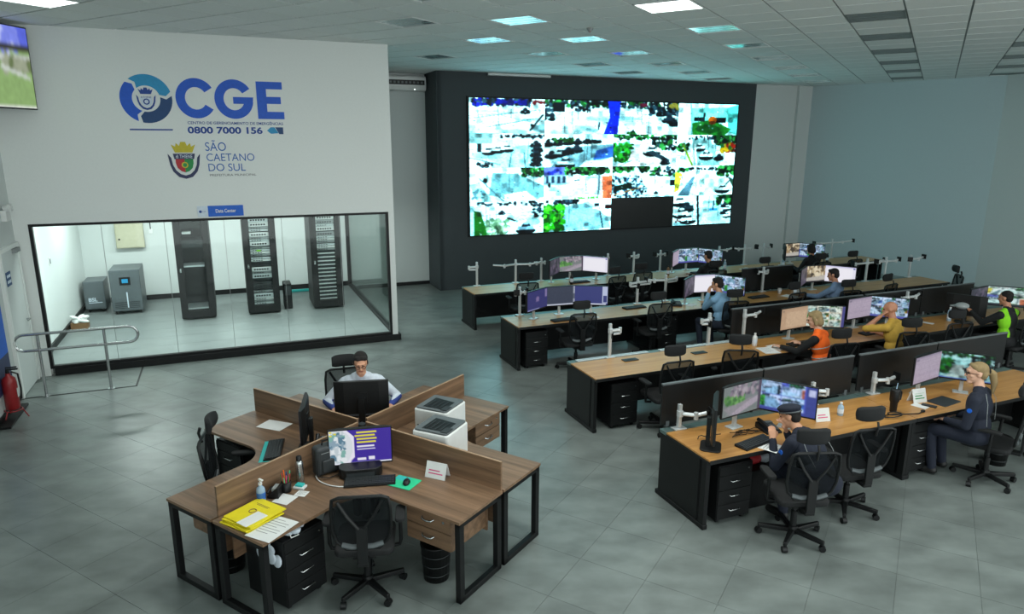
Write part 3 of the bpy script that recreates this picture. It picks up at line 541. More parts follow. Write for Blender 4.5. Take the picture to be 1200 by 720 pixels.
o = thing('ceiling_strip', 'long white strip fixture along the top of the black wall', 'fixture', 'W', (6.05, YV - .11, CEIL - .075))
box('case', 'white', o, 0, 1.65, 0, .1, 0, .06, bevel=.01); box('end_cap', 'mid_grey', o, -.012, 0, .005, .095, .003, .057); box('end_cap', 'mid_grey', o, 1.65, 1.662, .005, .095, .003, .057)
# air conditioner in the corner by the black wall
ac = thing('air_conditioner', 'white wall air conditioner in the corner by the black wall', 'air conditioner', 'W', (3.3, YB - .29, 4.82))
MB().prism([(0, .10), (.03, .02), (.12, 0), (.28, 0), (.28, .34), (.02, .34), (0, .30)], 0, 1.45, 'yz').build('case', 'white', ac, bevel=.01)
box('outlet', 'black_satin', ac, .04, 1.41, -.006, .02, .14, .25)
for k in range(14): box('louver', 'mid_grey', ac, .08 + k * .095, .13 + k * .095, -.012, -.006, .17, .22)
box('indicator', 'lamp_on', ac, 1.16, 1.18, .012, .03, .03, .045)
det = MB().cyl((0, 0, 0), (0, 0, -.03), .05, .045, 14).cyl((0, 0, -.03), (0, 0, -.055), .03, .02, 12)
d = thing('smoke_detector', 'small round detector hanging from the ceiling grid', 'smoke detector', 'G', (-4.55, 9.75, CEIL - .006)); det.build('housing', 'steel', d); MB().cyl((0, 0, -.055), (0, 0, -.062), .009, n=8).build('lens', 'red', d)

# left edge: door, exit plate, emergency lamp, screen standing in for a TV reflection, banner, extinguisher
d1 = struct('door_1', 'wall_side', 'W', MB().box(XL, XL + .035, 11.42, 12.28, .01, 2.10), bevel=.003, label='pale grey door in the left wall')
box('door_frame', 'wall', d1, XL, XL + .05, 11.36, 11.42, 0, 2.16); box('door_frame', 'wall', d1, XL, XL + .05, 12.28, 12.34, 0, 2.16); box('door_frame', 'wall', d1, XL, XL + .05, 11.42, 12.28, 2.10, 2.16)
MB().cyl((XL + .035, 12.18, 1.0), (XL + .085, 12.18, 1.0), .012).cyl((XL + .08, 12.19, 1.0), (XL + .08, 12.06, 1.0), .011).build('door_handle', 'chrome', d1)
box('door_closer', 'steel', d1, XL + .035, XL + .085, 12.0, 12.25, 2.03, 2.09)
e = thing('door_plate', 'small dark green escape plate on the grey door', 'sign', 'W', (XL + .036, 11.62, 1.72)); box('plate', 'deep', e, 0, .006, -.11, .11, -.1, .1); box('plate_stripe', 'pale_blue', e, .006, .008, -.09, .09, .02, .06); box('plate_stripe', 'pale_blue', e, .006, .008, -.09, .09, -.06, -.02)
e = thing('emergency_lamp', 'white twin-spot emergency lamp on the left wall', 'lamp', 'W', (XL, 12.0, 2.62))
box('case', 'white', e, 0, .07, -.12, .12, -.12, .04, bevel=.01)
for s in (-1, 1): MB().cyl((.04, .07 * s, .06), (.11, .08 * s, .07), .045, .055, 14).build('spot', 'white', e); MB().cyl((.03, .07 * s, .03), (.04, .07 * s, .07), .012).build('bracket', 'mid_grey', e)
tv_reflection = thing('reflection_screen', 'bright green and blue picture standing in for a glass reflection, high in the left corner', 'screen', 'W', (-2.40, 12.22, 4.62), 60)  # added screen in place of a TV reflection in glass by the camera
box('housing', 'dark_grey', tv_reflection, -1.0, .02, .0, .04, -.56, .56, bevel=.006); picture('picture', content('tv_reflection', 60, 40), -.98, 0, -.54, .54, -.004, tv_reflection, 'screen')
box('bracket', 'black', tv_reflection, -.7, -.5, .04, .30, -.1, .1)  # housing and bracket are made up to carry the reflected picture
b = thing('wall_banner', 'blue banner with dark red foot at the left edge', 'banner', 'W', (XL, 10.62, .0))
box('print', 'sign_blue', b, .02, .03, -.45, .45, .8, 1.9); box('print', 'crest', b, .02, .03, -.45, .45, .35, .8); box('post', 'black', b, .0, .02, -.46, -.43, .0, 1.92); box('post', 'black', b, .0, .02, .43, .46, .0, 1.92); box('foot', 'black', b, .0, .16, -.46, .46, 0, .03)
def extinguisher(x, y, lab):
    t = thing('fire_extinguisher', lab, 'fire extinguisher', 'W', (x, y, 0), 0, 'extinguishers at the left wall')
    MB().lathe([(.07, .13), (.085, .15), (.085, .50), (.075, .56), (.03, .60), (.03, .63)], n=18).build('cylinder', 'red_ext', t); MB().cyl((0, 0, .63), (0, 0, .67), .022).box(-.015, .12, -.012, .012, .67, .69).box(-.015, .11, -.012, .012, .70, .715).build('valve', 'black_satin', t)
    MB().tube([(.03, .03, .64), (.10, .04, .6), (.11, .04, .4), (.1, .03, .25)], .012).build('hose', 'black_satin', t); MB().tube([(.1 * math.cos(a), .1 * math.sin(a), .12) for a in [2 * math.pi * k / 16 for k in range(16)]], .008, closed=True).build('stand_ring', 'red_ext', t)
    for k in range(3): a = 2.1 * k; MB().cyl((.1 * math.cos(a), .1 * math.sin(a), .12), (.16 * math.cos(a), .16 * math.sin(a), .0), .008).build('leg', 'red_ext', t)
    box('label_plate', 'paper', t, .082, .088, -.04, .04, .3, .42)
extinguisher(-2.86, 10.58, 'red fire extinguisher on a stand at the left picture edge before the blue banner')
# handrail and floor trim by the data room entrance
hr = thing('handrail', 'tubular steel handrail with rounded ends before the data room', 'handrail', 'W', (-2.65, 11.38, 0))
loop = [(-.17 + .12 * math.cos(a), 0, .82 + .12 * math.sin(a)) for a in [R(90 + 20 * k) for k in range(10)]] + [(1.15 + .12 * math.cos(a), 0, .82 + .12 * math.sin(a)) for a in [R(-90 + 20 * k) for k in range(10)]]
MB().tube(loop, .021, 10, closed=True).build('rail', 'chrome', hr)
for x in (0, .83): p_ = MB().cyl((x, 0, 0.01), (x, 0, .92), .02, n=12).build('post', 'chrome', hr); MB().cyl((x, 0, 0), (x, 0, .012), .055, n=16).build('base_plate', 'chrome', p_)
struct('trim_1', 'black', 'W', MB().box(-2.95, -1.48, 11.36, 11.385, 0, .006).box(-1.50, -1.475, 11.36, 12.37, 0, .006), label='dark strip outlining the landing on the floor')

# ------------------------------------------------------------------ data room equipment
def rack(x, label, kind):
    t = thing('server_rack', label, 'server rack', 'W', (x, 14.9, DZ), 0, 'black server racks in the data room')
    w, d, h = .62, .95, 2.08
    fr = MB()
    for sx in (0, w - .05):
        for y in (.03, d - .05): fr.box(sx, sx + .05, y, y + .05, .04, h)
    fr.box(0, w, .03, d, h - .04, h).box(0, w, .03, d, .03, .09).build('frame', 'black', t)
    box('side_panel', 'black', t, -.008, 0, .03, d, .05, h); box('side_panel', 'black', t, w, w + .008, .03, d, .05, h)
    box('back_panel', 'dark_grey' if kind == 0 else 'black', t, 0.05, w - .05, d - .012, d, .09, h - .04)
    dr = MB().box(.0, .12, 0, .03, .05, h).box(w - .12, w, 0, .03, .05, h).box(.12, w - .12, 0, .03, .05, .19).box(.12, w - .12, 0, .03, h - .08, h).build('door', 'black', t, bevel=.004)
    box('door_glass', 'smoke_glass', dr, .12, w - .12, .01, .016, .19, h - .08); box('door_handle', 'chrome', dr, .045, .075, -.012, 0, .98, 1.06)
    z = .2; k = 0
    if kind == 0: box('shelf', 'alu', t, .1, w - .1, .12, .5, 1.06, 1.09); box('equipment', 'dark_grey', t, .1, w - .1, .15, .6, 1.45, 1.6); box('equipment', 'paper', t, .14, .3, .14, .3, 1.72, 1.76); box('base_tray', 'alu', t, .1, w - .1, .1, .6, .2, .23)
    else:
        while z < h - .14:
            u = random.choice([.044, .044, .09]) if kind == 1 else random.choice([.044, .044, .044, .09])
            dark = (kind == 1 and (.5 < z < .72 or 1.0 < z < 1.1)); m_ = 'dark_grey' if dark else ['alu', 'steel', 'white'][k % 3]
            if kind == 2 and z < 1.2:
                box('cable_tray', 'white', t, .13, w - .13, .09, .12, z, z + .02); box('server_unit', 'dark_grey', t, .13, w - .13, .12, .7, z + .02, z + .07); z += .082; k += 1; continue
            s_ = box('server_unit', m_, t, .12, w - .12, .08, .7, z, z + u - .006)
            for q in range(4 if u < .06 else 6): box('port', 'black_satin', s_, .16 + q * .05, .195 + q * .05, .074, .081, z + u * .25, z + u * .6)
            if kind == 1 and 1.28 < z < 1.34: box('indicator', 'lime', s_, .24, .32, .07, .08, z, z + .03)
            z += u + (.02 if k % 4 == 3 else 0.004); k += 1
    return t
rack(-.985, 'mostly empty black server rack with smoked glass door, left', 0)
rack(.27, 'black server rack with a yellow-green lamp among grey units', 1)
rack(1.585, 'black server rack packed with white patch panels, nearest right glass', 2)
def ups(x, y, w, d, h, label, word):
    t = thing('ups_cabinet', label, 'power cabinet', 'W', (x, y, DZ), 0, 'grey power cabinets in the data room')
    box('case', 'ups', t, 0, w, 0, d, .07, h, bevel=.008); box('front_panel', 'ups', t, .015, w - .015, -.008, 0, .1, h - .02)
    for a in (.06, w - .06):
        for b in (.07, d - .07): c = MB().cyl((a - .015, b, .035), (a + .015, b, .035), .035, n=12).build('caster', 'black_satin', t); box('fork', 'black', c, a - .02, a + .02, b - .015, b + .015, .045, .072)
    if word == 'big':
        box('display_frame', 'black_satin', t, w * .32, w * .68, -.014, -.008, h * .66, h * .84); box('display', 'teal', t, w * .4, w * .6, -.016, -.013, h * .71, h * .8); box('logo_strip', 'pale_blue', t, w * .5, w * .54, -.011, -.008, h * .15, h * .5)
        for q in range(5): box('vent', 'black_satin', t, .05, w - .05, -.010, -.008, .13 + q * .03, .14 + q * .03)
    else: text('BSL', 'logo_text', 'pale_blue', t, w * .2, w * .62, h * .36, h * .48, y=-.008, bold=.02); box('logo_strip', 'pale_blue', t, w * .2, w * .85, -.010, -.008, h * .31, h * .33)
ups(-2.33, 15.95, .56, .8, .93, 'larger grey power cabinet with small blue display', 'big')
ups(-2.88, 16.35, .38, .6, .66, 'smaller grey power cabinet in the data room corner', 'small')
e = thing('electrical_box', 'beige metal electrical box on the data room rear wall', 'electrical box', 'W', (-2.28, YB - .12, 1.33)); box('case', 'beige', e, 0, .55, 0, .12, 0, .72, bevel=.006); box('door', 'beige', e, .02, .53, -.01, 0, .02, .70, bevel=.004); MB().cyl((.07, -.02, .2), (.07, 0, .2), .02).build('lock', 'black_satin', e)
e = thing('wall_switch', 'white wall control with dark cable by the electrical box', 'switch', 'W', (-1.63, YB - .02, 1.62)); box('plate', 'white', e, 0, .08, 0, .02, 0, .1, bevel=.004); box('cable', 'dark_grey', e, .03, .05, .008, .02, .1, .5)
e = thing('wall_plate', 'small dark switch plate on the data room left wall', 'switch', 'W', (XL, 14.3, 1.55)); box('plate', 'white', e, 0, .012, -.05, .05, -.07, .07, bevel=.003); box('rocker', 'mid_grey', e, .012, .018, -.025, .025, -.045, .045)
e = thing('plastic_bag', 'crumpled white plastic bag over a cardboard box on the data room floor', 'bag', 'W', (-2.78, 15.05, DZ))
box('cardboard_box', 'brown', e, -.14, .14, -.12, .12, 0, .12); bm_ = MB()
for k in range(9): bm_.ell((random.uniform(-.12, .14), random.uniform(-.1, .12), .15 + random.uniform(-.01, .07)), (.09, .06, .035), Euler((random.uniform(-.5, .5), random.uniform(-.5, .5), random.uniform(0, 3))).to_matrix(), 10, 6)
bm_.build('bag', 'paper', e)
e = thing('battery_unit', 'short black unit on the floor beside the middle rack', 'equipment', 'W', (1.0, 15.2, DZ)); box('case', 'black', e, 0, .16, 0, .4, 0, .55, bevel=.01); box('face', 'dark_grey', e, .02, .14, -.006, 0, .3, .5)
e = thing('level_tool', 'turquoise bar lying against the data room rear wall', 'tool', 'W', (1.28, 16.9, DZ)); box('bar', 'cyan', e, 0, .45, 0, .05, 0, .06, bevel=.01); box('end_cap', 'dark_grey', e, -.01, 0, .0, .05, 0, .06)

# ------------------------------------------------------------------ furniture prototypes
def make_chair():
    t = bpy.data.objects.new('office_chair', None); COL.objects.link(t); tag(t, '', 'office chair', 'black mesh office chairs')
    b = MB().cyl((0, 0, .06), (0, 0, .13), .05, .04, 14)
    for k in range(5):
        a = R(90 + 72 * k); c, s = math.cos(a), math.sin(a)
        b.prism([(c * .03 - s * .028, s * .03 + c * .028), (c * .03 + s * .028, s * .03 - c * .028), (c * .31 + s * .016, s * .31 - c * .016), (c * .31 - s * .016, s * .31 + c * .016)], .065, .105)
    b.build('base', 'black_satin', t, bevel=.006, seg=1)
    for k in range(5):
        a = R(90 + 72 * k); c, s = math.cos(a) * .30, math.sin(a) * .30
        MB().cyl((c - .022 * math.sin(a + .6), s + .022 * math.cos(a + .6), .03), (c + .022 * math.sin(a + .6), s - .022 * math.cos(a + .6), .03), .03, n=12).cyl((c, s, .03), (c, s, .075), .009, n=6).build('caster', 'black_satin', t)
    MB().cyl((0, 0, .1), (0, 0, .28), .03, n=12).cyl((0, 0, .28), (0, 0, .40), .018, n=10).build('gas_column', 'black_satin', t)
    MB().box(-.09, .09, -.16, .12, .38, .425).tube([(.09, .02, .40), (.22, .03, .40)], .008).build('mechanism', 'black_satin', t, bevel=.006, seg=1)
    st = MB().prism([(x, y + .02) for x, y in rbox(.235, .235, .07)], .425, .485).build('seat', 'black_soft', t, bevel=.022, seg=3)
    # backrest: outline, mesh, rear Y support
    def yb(z): return -.225 - (z - .5) * .14
    out = [(-.21, .98), (-.225, .88), (-.225, .70), (-.20, .60), (-.13, .52), (.13, .52), (.20, .60), (.225, .70), (.225, .88), (.21, .98), (.16, 1.0), (-.16, 1.0)]
    MB().tube([(x, yb(z), z) for x, z in out], .014, 8, closed=True).build('back_frame', 'black_satin', t)
    me = MB(); n = len(out); ctr = (0, yb(.76) + .012, .76)
    me.add([(x, yb(z), z) for x, z in out] + [ctr], [(i, (i + 1) % n, n) for i in range(n)], True)
    me.build('back_mesh', 'mesh', t)
    y = MB()
    for s in (-1, 1): y.tube([(.17 * s, yb(.98) - .012, .97), (.10 * s, yb(.84) - .03, .84), (.02 * s, yb(.72) - .045, .73)], .017, 8, flat=.6)
    y.prism([(-.045, .74), (.045, .74), (.04, .42), (-.04, .42)], -.30, -.275, 'xz').box(-.045, .045, -.29, -.1, .39, .425)
    y.build('back_support', 'black_satin', t, bevel=.004, seg=1)
    MB().tube([(-.16, yb(.57) - .006, .57), (-.08, yb(.54) - .012, .545), (.08, yb(.54) - .012, .545), (.16, yb(.57) - .006, .57)], .022, 8, flat=.6).build('lumbar_band', 'mid_grey', t)
    for s in (-1, 1):
        MB().tube([(.20 * s, -.02, .40), (.275 * s, -.02, .41), (.285 * s, -.03, .46), (.285 * s, -.04, .66)], .016, 8).build('armrest_post', 'black_satin', t)
        MB().prism([(x + .285 * s, yy + .0) for x, yy in rbox(.04, .125, .035)], .66, .69).build('armrest', 'black_soft', t, bevel=.008)
    MB().tube([(0, yb(.95) - .02, .94), (0, yb(1.03) - .03, 1.03), (0, yb(1.12) + .0, 1.08)], .018, 8, flat=.6).build('headrest_stem', 'black_satin', t)
    hd = MB(); ns = 8; prof = [(-.02, -.065), (.02, -.075), (.038, -.02), (.038, .02), (.02, .075), (-.02, .065)]; vs = []
    for i in range(ns + 1):
        x = -.145 + .29 * i / ns; cv = (x / .145) ** 2; sc_ = 1 - .25 * cv ** 3
        vs += [(x, -.30 + .06 + a * sc_ + .035 * cv, 1.125 + b_ * sc_) for a, b_ in prof]
    k = len(prof); fs = [(i * k + j, i * k + (j + 1) % k, (i + 1) * k + (j + 1) % k, (i + 1) * k + j) for i in range(ns) for j in range(k)] + [tuple(range(k)), tuple(range(ns * k, ns * k + k))]
    hd.add(vs, fs, True); hd.build('headrest', 'black_soft', t, bevel=.006)
    return t
chair0 = make_chair()
def make_pedestal(mats, h=.62, w=.40, d=.48, n=3, top=.1):
    t = bpy.data.objects.new('drawer_unit', None); COL.objects.link(t); tag(t, '', 'drawer unit')
    box('case', mats, t, -w / 2, w / 2, .012, d, .045, h, bevel=.004)
    for a in (-w / 2 + .05, w / 2 - .05):
        for b in (.06, d - .06): MB().cyl((a - .012, b, .022), (a + .012, b, .022), .022, n=10).box(a - .01, a + .01, b - .01, b + .01, .022, .047).build('caster', 'black_satin', t)
    z1 = h - .01; o = box('drawer', mats, t, -w / 2 + .006, w / 2 - .006, 0, .014, z1 - top + .006, z1, bevel=.002)
    MB().cyl((w / 2 - .05, -.004, z1 - top / 2), (w / 2 - .05, .004, z1 - top / 2), .009).build('lock', 'chrome', o)
    dh = (z1 - top - .05) / n
    for k in range(n):
        za = z1 - top - dh * (k + 1); o = box('drawer', mats, t, -w / 2 + .006, w / 2 - .006, 0, .014, za + .006, za + dh, bevel=.002); zc = za + dh * .62
        MB().tube([(-.06, 0, zc), (-.055, -.022, zc), (.055, -.022, zc), (.06, 0, zc)], .006, 6).build('handle', 'chrome', o)
    return t
ped0 = make_pedestal('black')
def monitor(label, f, x, y, yaw, kind, w=.58, h=.345, zt=1.25, post='arm', group=None, z0=.74, tilt=0, scr=None):
    t = thing('monitor', label, 'monitor', f, (x, y, z0), yaw, group or 'monitors on the control desks')
    zt -= z0; zb = zt - h
    MB().prism([(-w / 2, 0), (w / 2, 0), (w / 2, .022), (w * .32, .045), (-w * .32, .045), (-w / 2, .022)], zb, zt).build('housing', 'black_satin', t, bevel=.004, seg=1)
    if kind is None: box('screen', 'off', t, -w / 2 + .01, w / 2 - .01, -.003, 0, zb + .016, zt - .01)
    else: picture('screen', content(kind), -w / 2 + .01, w / 2 - .01, zb + .018, zt - .01, -.003, t, 'screen')
    zc = (zb + zt) / 2
    if post == 'arm':
        MB().box(-.02, .02, .06, .09, .0, zc + .06).box(-.05, .05, .045, .06, zc - .05, zc + .05).build('stand_post', 'alu', t); box('stand_base', 'alu', t, -.08, .08, .02, .13, 0, .012, bevel=.003)
    else:
        MB().prism([(-.035, .05), (.035, .05), (.03, .09), (-.03, .09)], .015, zc).box(-.06, .06, .04, .055, zc - .06, zc + .06).build('stand_post', 'black_satin', t)
        MB().prism([(a, b + .04) for a, b in rbox(.13, .10, .05)], 0, .016).build('stand_base', 'black_satin', t, bevel=.004)
    return t
def arm_pole(label, f, x, y, h=.46, arms=((180, .16, 0), (0, .16, 0)), plates=True, m_='alu', mz=.74):
    """clamp base, square pole, swivel arms (yaw, reach, fold yaw)"""
    t = thing('monitor_mount', label, 'monitor arm', f, (x, y, mz), 0, 'empty monitor arms on the control desks')
    box('clamp', 'alu', t, -.07, .07, -.04, .05, 0, .014, bevel=.003); box('pole', m_, t, -.019, .019, -.012, .026, .014, h, bevel=.003)
    for k, (a, l, g) in enumerate(arms):
        zz = h - .10 - .0 * k; p0 = Vector((0, 0, zz)); p1 = p0 + Vector((math.cos(R(a)), math.sin(R(a)), 0)) * l; p2 = p1 + Vector((math.cos(R(a + g)), math.sin(R(a + g)), 0)) * l * (.85 if g else .25) + Vector((0, 0, -.055 if abs(g) > 120 else .03))
        ar = MB().tube([p0, p1], .024, 8, flat=.7).cyl(p1 - Vector((0, 0, .045)), p1 + Vector((0, 0, .03)), .024, n=10).build('arm', m_, t)
        MB().tube([p1 + Vector((0, 0, -.05 if abs(g) > 120 else 0)), p2], .021, 8, flat=.7).build('forearm', m_, ar)
        if plates:
            d_ = Vector((math.cos(R(a + g)), math.sin(R(a + g)), 0)); rt_ = Matrix.Rotation(math.atan2(d_.y, d_.x), 3, 'Z'); MB().box(0, .012, -.05, .05, -.05, .05, rot=rt_, at=p2).box(-.03, 0, -.02, .02, -.02, .02, rot=rt_, at=p2).build('mount_plate', 'black_satin', ar)
    MB().cyl((0, 0, h - .13), (0, 0, h - .07), .034, n=12).build('collar', m_, t)
    return t
def control_desk(label, x, y, L, depth=.83, first=False, last=False, rail='rail'):
    t = thing('control_desk', label, 'desk', 'W', (x, y, 0), 0, 'long control desks in rows')
    d1 = depth - .12
    box('top', 'oak', t, .004, L - .004, .006, d1, .722, .74, bevel=.002); box('edge_band', 'oak_edge', t, .003, L - .003, 0, .008, .70, .7395); box('under_frame', 'oak_edge', t, .003, L - .003, .006, d1, .70, .7215)
    box('cable_rail', rail, t, .004, L - .004, d1 + .002, depth, .70, .736, bevel=.003)
    box('modesty_panel', 'black', t, .06, L - .06, depth - .22, depth - .20, .10, .70)
    for k, xx in enumerate((.0, L - .05)):
        box('leg_panel', 'black', t, xx + .006, xx + .044, .16, depth - .02, .05, .70, bevel=.003); box('leg_foot', 'black', t, xx - .004, xx + .054, .04, depth + .02, 0, .05, bevel=.008)
        box('leg_upright', 'black', t, xx + .002, xx + .048, .05, .12, .05, .70)
    return t
def divider(label, x, y, L, f='W', z=.74):
    t = thing('desk_divider', label, 'desk divider', f, (x, y, z), 0, 'black dividers behind the desks')
    box('panel', 'black_satin', t, 0, L, 0, .022, .02, .46, bevel=.002); box('top_rim', 'mid_grey', t, 0, L, -.006, .028, .46, .478, bevel=.002)
    for xx in (.06, L - .10): box('clamp', 'mid_grey', t, xx, xx + .04, -.01, .03, 0.0, .06)
    return t
def keyboard(label, f, x, y, rot, m_='black_satin', z=.74, rotk=0, w=.44):
    t = thing('keyboard', label, 'keyboard', f, (x, y, z), rot, 'keyboards on the desks')
    MB().prism([(-.075, 0), (.075, 0), (.075, .026), (-.075, .014)], -w / 2, w / 2, 'yz').build('case', m_, t, bevel=.003, seg=1)
    km = MB(); 
    for r_ in range(5):
        for c_ in range(15):
            xx, yy = -w / 2 + .012 + c_ * (w - .02) / 15, -.062 + r_ * .0255; zz = .0165 + (yy + .075) * .08; km.box(xx, xx + (w - .02) / 15 - .004, yy, yy + .021, zz - .004, zz + .006)
    o = km.build('keys', 'dark_grey', t); o['kind'] = 'stuff'; return t
def mouse(label, f, x, y, rot, z=.74, m_='black_satin'):
    t = thing('mouse', label, 'mouse', f, (x, y, z), rot, 'computer mice'); MB().ell((0, 0, .01), (.032, .055, .024)).build('shell', m_, t); MB().cyl((-.004, .03, .031), (.004, .03, .031), .008, n=10).build('wheel', 'mid_grey', t); return t
def phone(label, f, x, y, rot, z=.74):
    t = thing('desk_phone', label, 'telephone', f, (x, y, z), rot, 'desk telephones')
    MB().prism([(-.11, 0), (.11, 0), (.11, .06), (-.11, .02)], -.09, .09, 'yz').build('body', 'black_satin', t, bevel=.006, seg=1)
    MB().tube([(-.06, -.1, .06), (-.06, -.06, .075), (-.06, .06, .085), (-.06, .1, .085)], .02, 8).build('handset', 'black_satin', t); kp = MB()
    for a in range(3):
        for b in range(4): kp.box(-.01 + a * .028, .012 + a * .028, -.075 + b * .026, -.057 + b * .026, .03 + b * .004, .044 + b * .004)
    kp.build('keypad', 'mid_grey', t); box('display', 'mid_grey', t, -.01, .075, .045, .09, .05, .064); return t
def bottle(label, f, x, y, h=.2, r=.034, m_='clear', cap='white', z=.74, pump=False):
    t = thing('bottle', label, 'bottle', f, (x, y, z), 0, 'bottles on the desks')
    MB().lathe([(r * .9, 0), (r, .01), (r, h * .62), (r * .85, h * .74), (r * .4, h * .84), (r * .38, h * .9)], n=16).build('body', m_, t)
    c = MB().cyl((0, 0, h * .9), (0, 0, h), r * .45, n=12)
    if pump: c.cyl((0, 0, h), (0, 0, h * 1.15), r * .14).box(-r * .35, r * .9, -r * .25, r * .25, h * 1.13, h * 1.2)
    c.build('cap', cap, t); MB().lathe([(r * 1.01, h * .2), (r * 1.015, h * .22), (r * 1.015, h * .5), (r * 1.01, h * .52)], n=16).build('sticker', 'text_blue' if pump else 'pale_blue', t); return t
def sheet(label, f, x, y, rot, w=.21, d=.297, z=.74, m_='paper', marks=True, n=1, name='paper_sheet'):
    t = thing(name, label, 'paper', f, (x, y, z), rot)
    for k in range(n): box('sheet', m_, t, -w / 2 + .006 * k, w / 2 + .006 * k, -d / 2 - .004 * k, d / 2 - .004 * k, .0006 + .002 * k, .002 + .002 * k)
    if marks:
        mk = MB()
        for k in range(7): mk.box(-w * .38, w * (.36 if k % 3 else .1), d * (.36 - .1 * k), d * (.375 - .1 * k), .002 * n + .0002, .002 * n + .0006)
        mk.build('print_lines', 'mid_grey', t)
    return t
def waste_bin(label, f, x, y, bag=False, h=.32, r=.13):
    t = thing('waste_bin', label, 'waste bin', f, (x, y, 0), 0, 'black waste bins')
    MB().lathe([(r * .82, .002), (r * .84, .0), (r, h), (r * 1.04, h), (r * 1.04, h + .012), (r * .95, h + .012), (r * .8, .02), (.01, .018)], n=22).build('bucket', 'black_satin', t)
    for k in range(3): MB().tube([(r * (.86 + .05 * k) * math.cos(a), r * (.86 + .05 * k) * math.sin(a), .06 + k * .09) for a in [2 * math.pi * q / 22 for q in range(22)]], .004, 5, closed=True).build('rib', 'dark_grey', t)
    if bag: MB().ell((0, 0, h - .06), (r * .85, r * .85, .05), None, 14, 8).build('bin_bag', 'shirt_white', t)
    return t
def tent_sign(label, f, x, y, rot, w=.14, h=.10, m_='paper', z=.74, green=False):
    t = thing('desk_sign', label, 'sign', f, (x, y, z), rot)
    MB().prism([(-.05, 0), (-.046, 0), (.002, h), (.05, 0), (.054, 0), (.004, h + .004), (-.001, h + .004)], -w / 2, w / 2, 'yz').build('card', m_, t)
    mk = MB(); rt_ = Matrix.Rotation(-math.atan2(.05, h), 3, 'X')
    for k in range(3): mk.box(-w * .35, w * (.35 if k != 1 else .2), -.001, .0, h * (.7 - .2 * k), h * (.78 - .2 * k), rot=rt_, at=(0, -.0505, 0))
    mk.build('print_lines', 'pink' if not green else 'green', t); return t

# ------------------------------------------------------------------ people: capsules and ellipsoids fused into one surface
def fuse(prims, vox, smooth=3):
    mb = MB()
    for p in prims:
        if p[0] == 'c':
            _, a, b, ra, rb, _t = p; a, b = Vector(a), Vector(b); d = b - a; L_ = d.length
            if L_ < 1e-5: mb.ell(a, (ra,) * 3, None, 12, 8); continue
            d /= L_; u = d.orthogonal().normalized(); w = d.cross(u); n = 14; vs = []; prof = []
            for i in range(1, 5): t = math.pi / 2 * (1 - i / 5.0); prof.append((-ra * math.sin(t), ra * math.cos(t)))
            prof += [(0, ra), (L_, rb)]
            for i in range(1, 5): t = math.pi / 2 * i / 5.0; prof.append((L_ + rb * math.sin(t), rb * math.cos(t)))
            for z, r in prof: vs += [a + d * z + (u * math.cos(2 * math.pi * j / n) + w * math.sin(2 * math.pi * j / n)) * r for j in range(n)]
            k = len(prof); fs = [(i * n + j, i * n + (j + 1) % n, (i + 1) * n + (j + 1) % n, (i + 1) * n + j) for i in range(k - 1) for j in range(n)] + [tuple(range(n - 1, -1, -1)), tuple(range((k - 1) * n, k * n))]
            mb.add(vs, fs)
        else: mb.ell(p[1], p[2], p[3], 18, 12)
    me = mb.mesh('f'); ob = bpy.data.objects.new('f', me); COL.objects.link(ob)
    r = ob.modifiers.new('r', 'REMESH'); r.mode = 'VOXEL'; r.voxel_size = vox; r.use_smooth_shade = True
    s = ob.modifiers.new('s', 'SMOOTH'); s.factor = .5; s.iterations = smooth
    bpy.context.view_layer.update()
    out = bpy.data.meshes.new_from_object(ob.evaluated_get(bpy.context.evaluated_depsgraph_get()))
    bpy.data.objects.remove(ob); bpy.data.meshes.remove(me); return out
def paint(me, prims, mats, over=None):
    tags = list(mats); me.materials.clear()
    for t in tags: me.materials.append(M[mats[t]])
    n = len(me.polygons); c = np.empty(n * 3); me.polygons.foreach_get('center', c); c = c.reshape(n, 3); best = np.full(n, 9.0); idx = np.zeros(n, np.int32)
    for p in prims:
        if p[0] == 'c':
            a, b = np.array(p[1]), np.array(p[2]); d = b - a; q = np.clip(((c - a) @ d) / max(d @ d, 1e-9), 0, 1); dist = np.linalg.norm(c - a - q[:, None] * d, axis=1) - (p[3] + (p[4] - p[3]) * q)
        else:
            v = c - np.array(p[1])
            if p[3] is not None: v = v @ np.array(p[3])
            dist = (np.linalg.norm(v / np.array(p[2]), axis=1) - 1) * min(p[2])
        m_ = dist < best; best[m_] = dist[m_]; idx[m_] = tags.index(p[-1])
    if over: idx = over(c, idx, tags)
    me.polygons.foreach_set('material_index', idx); me.polygons.foreach_set('use_smooth', [True] * n); me.update()
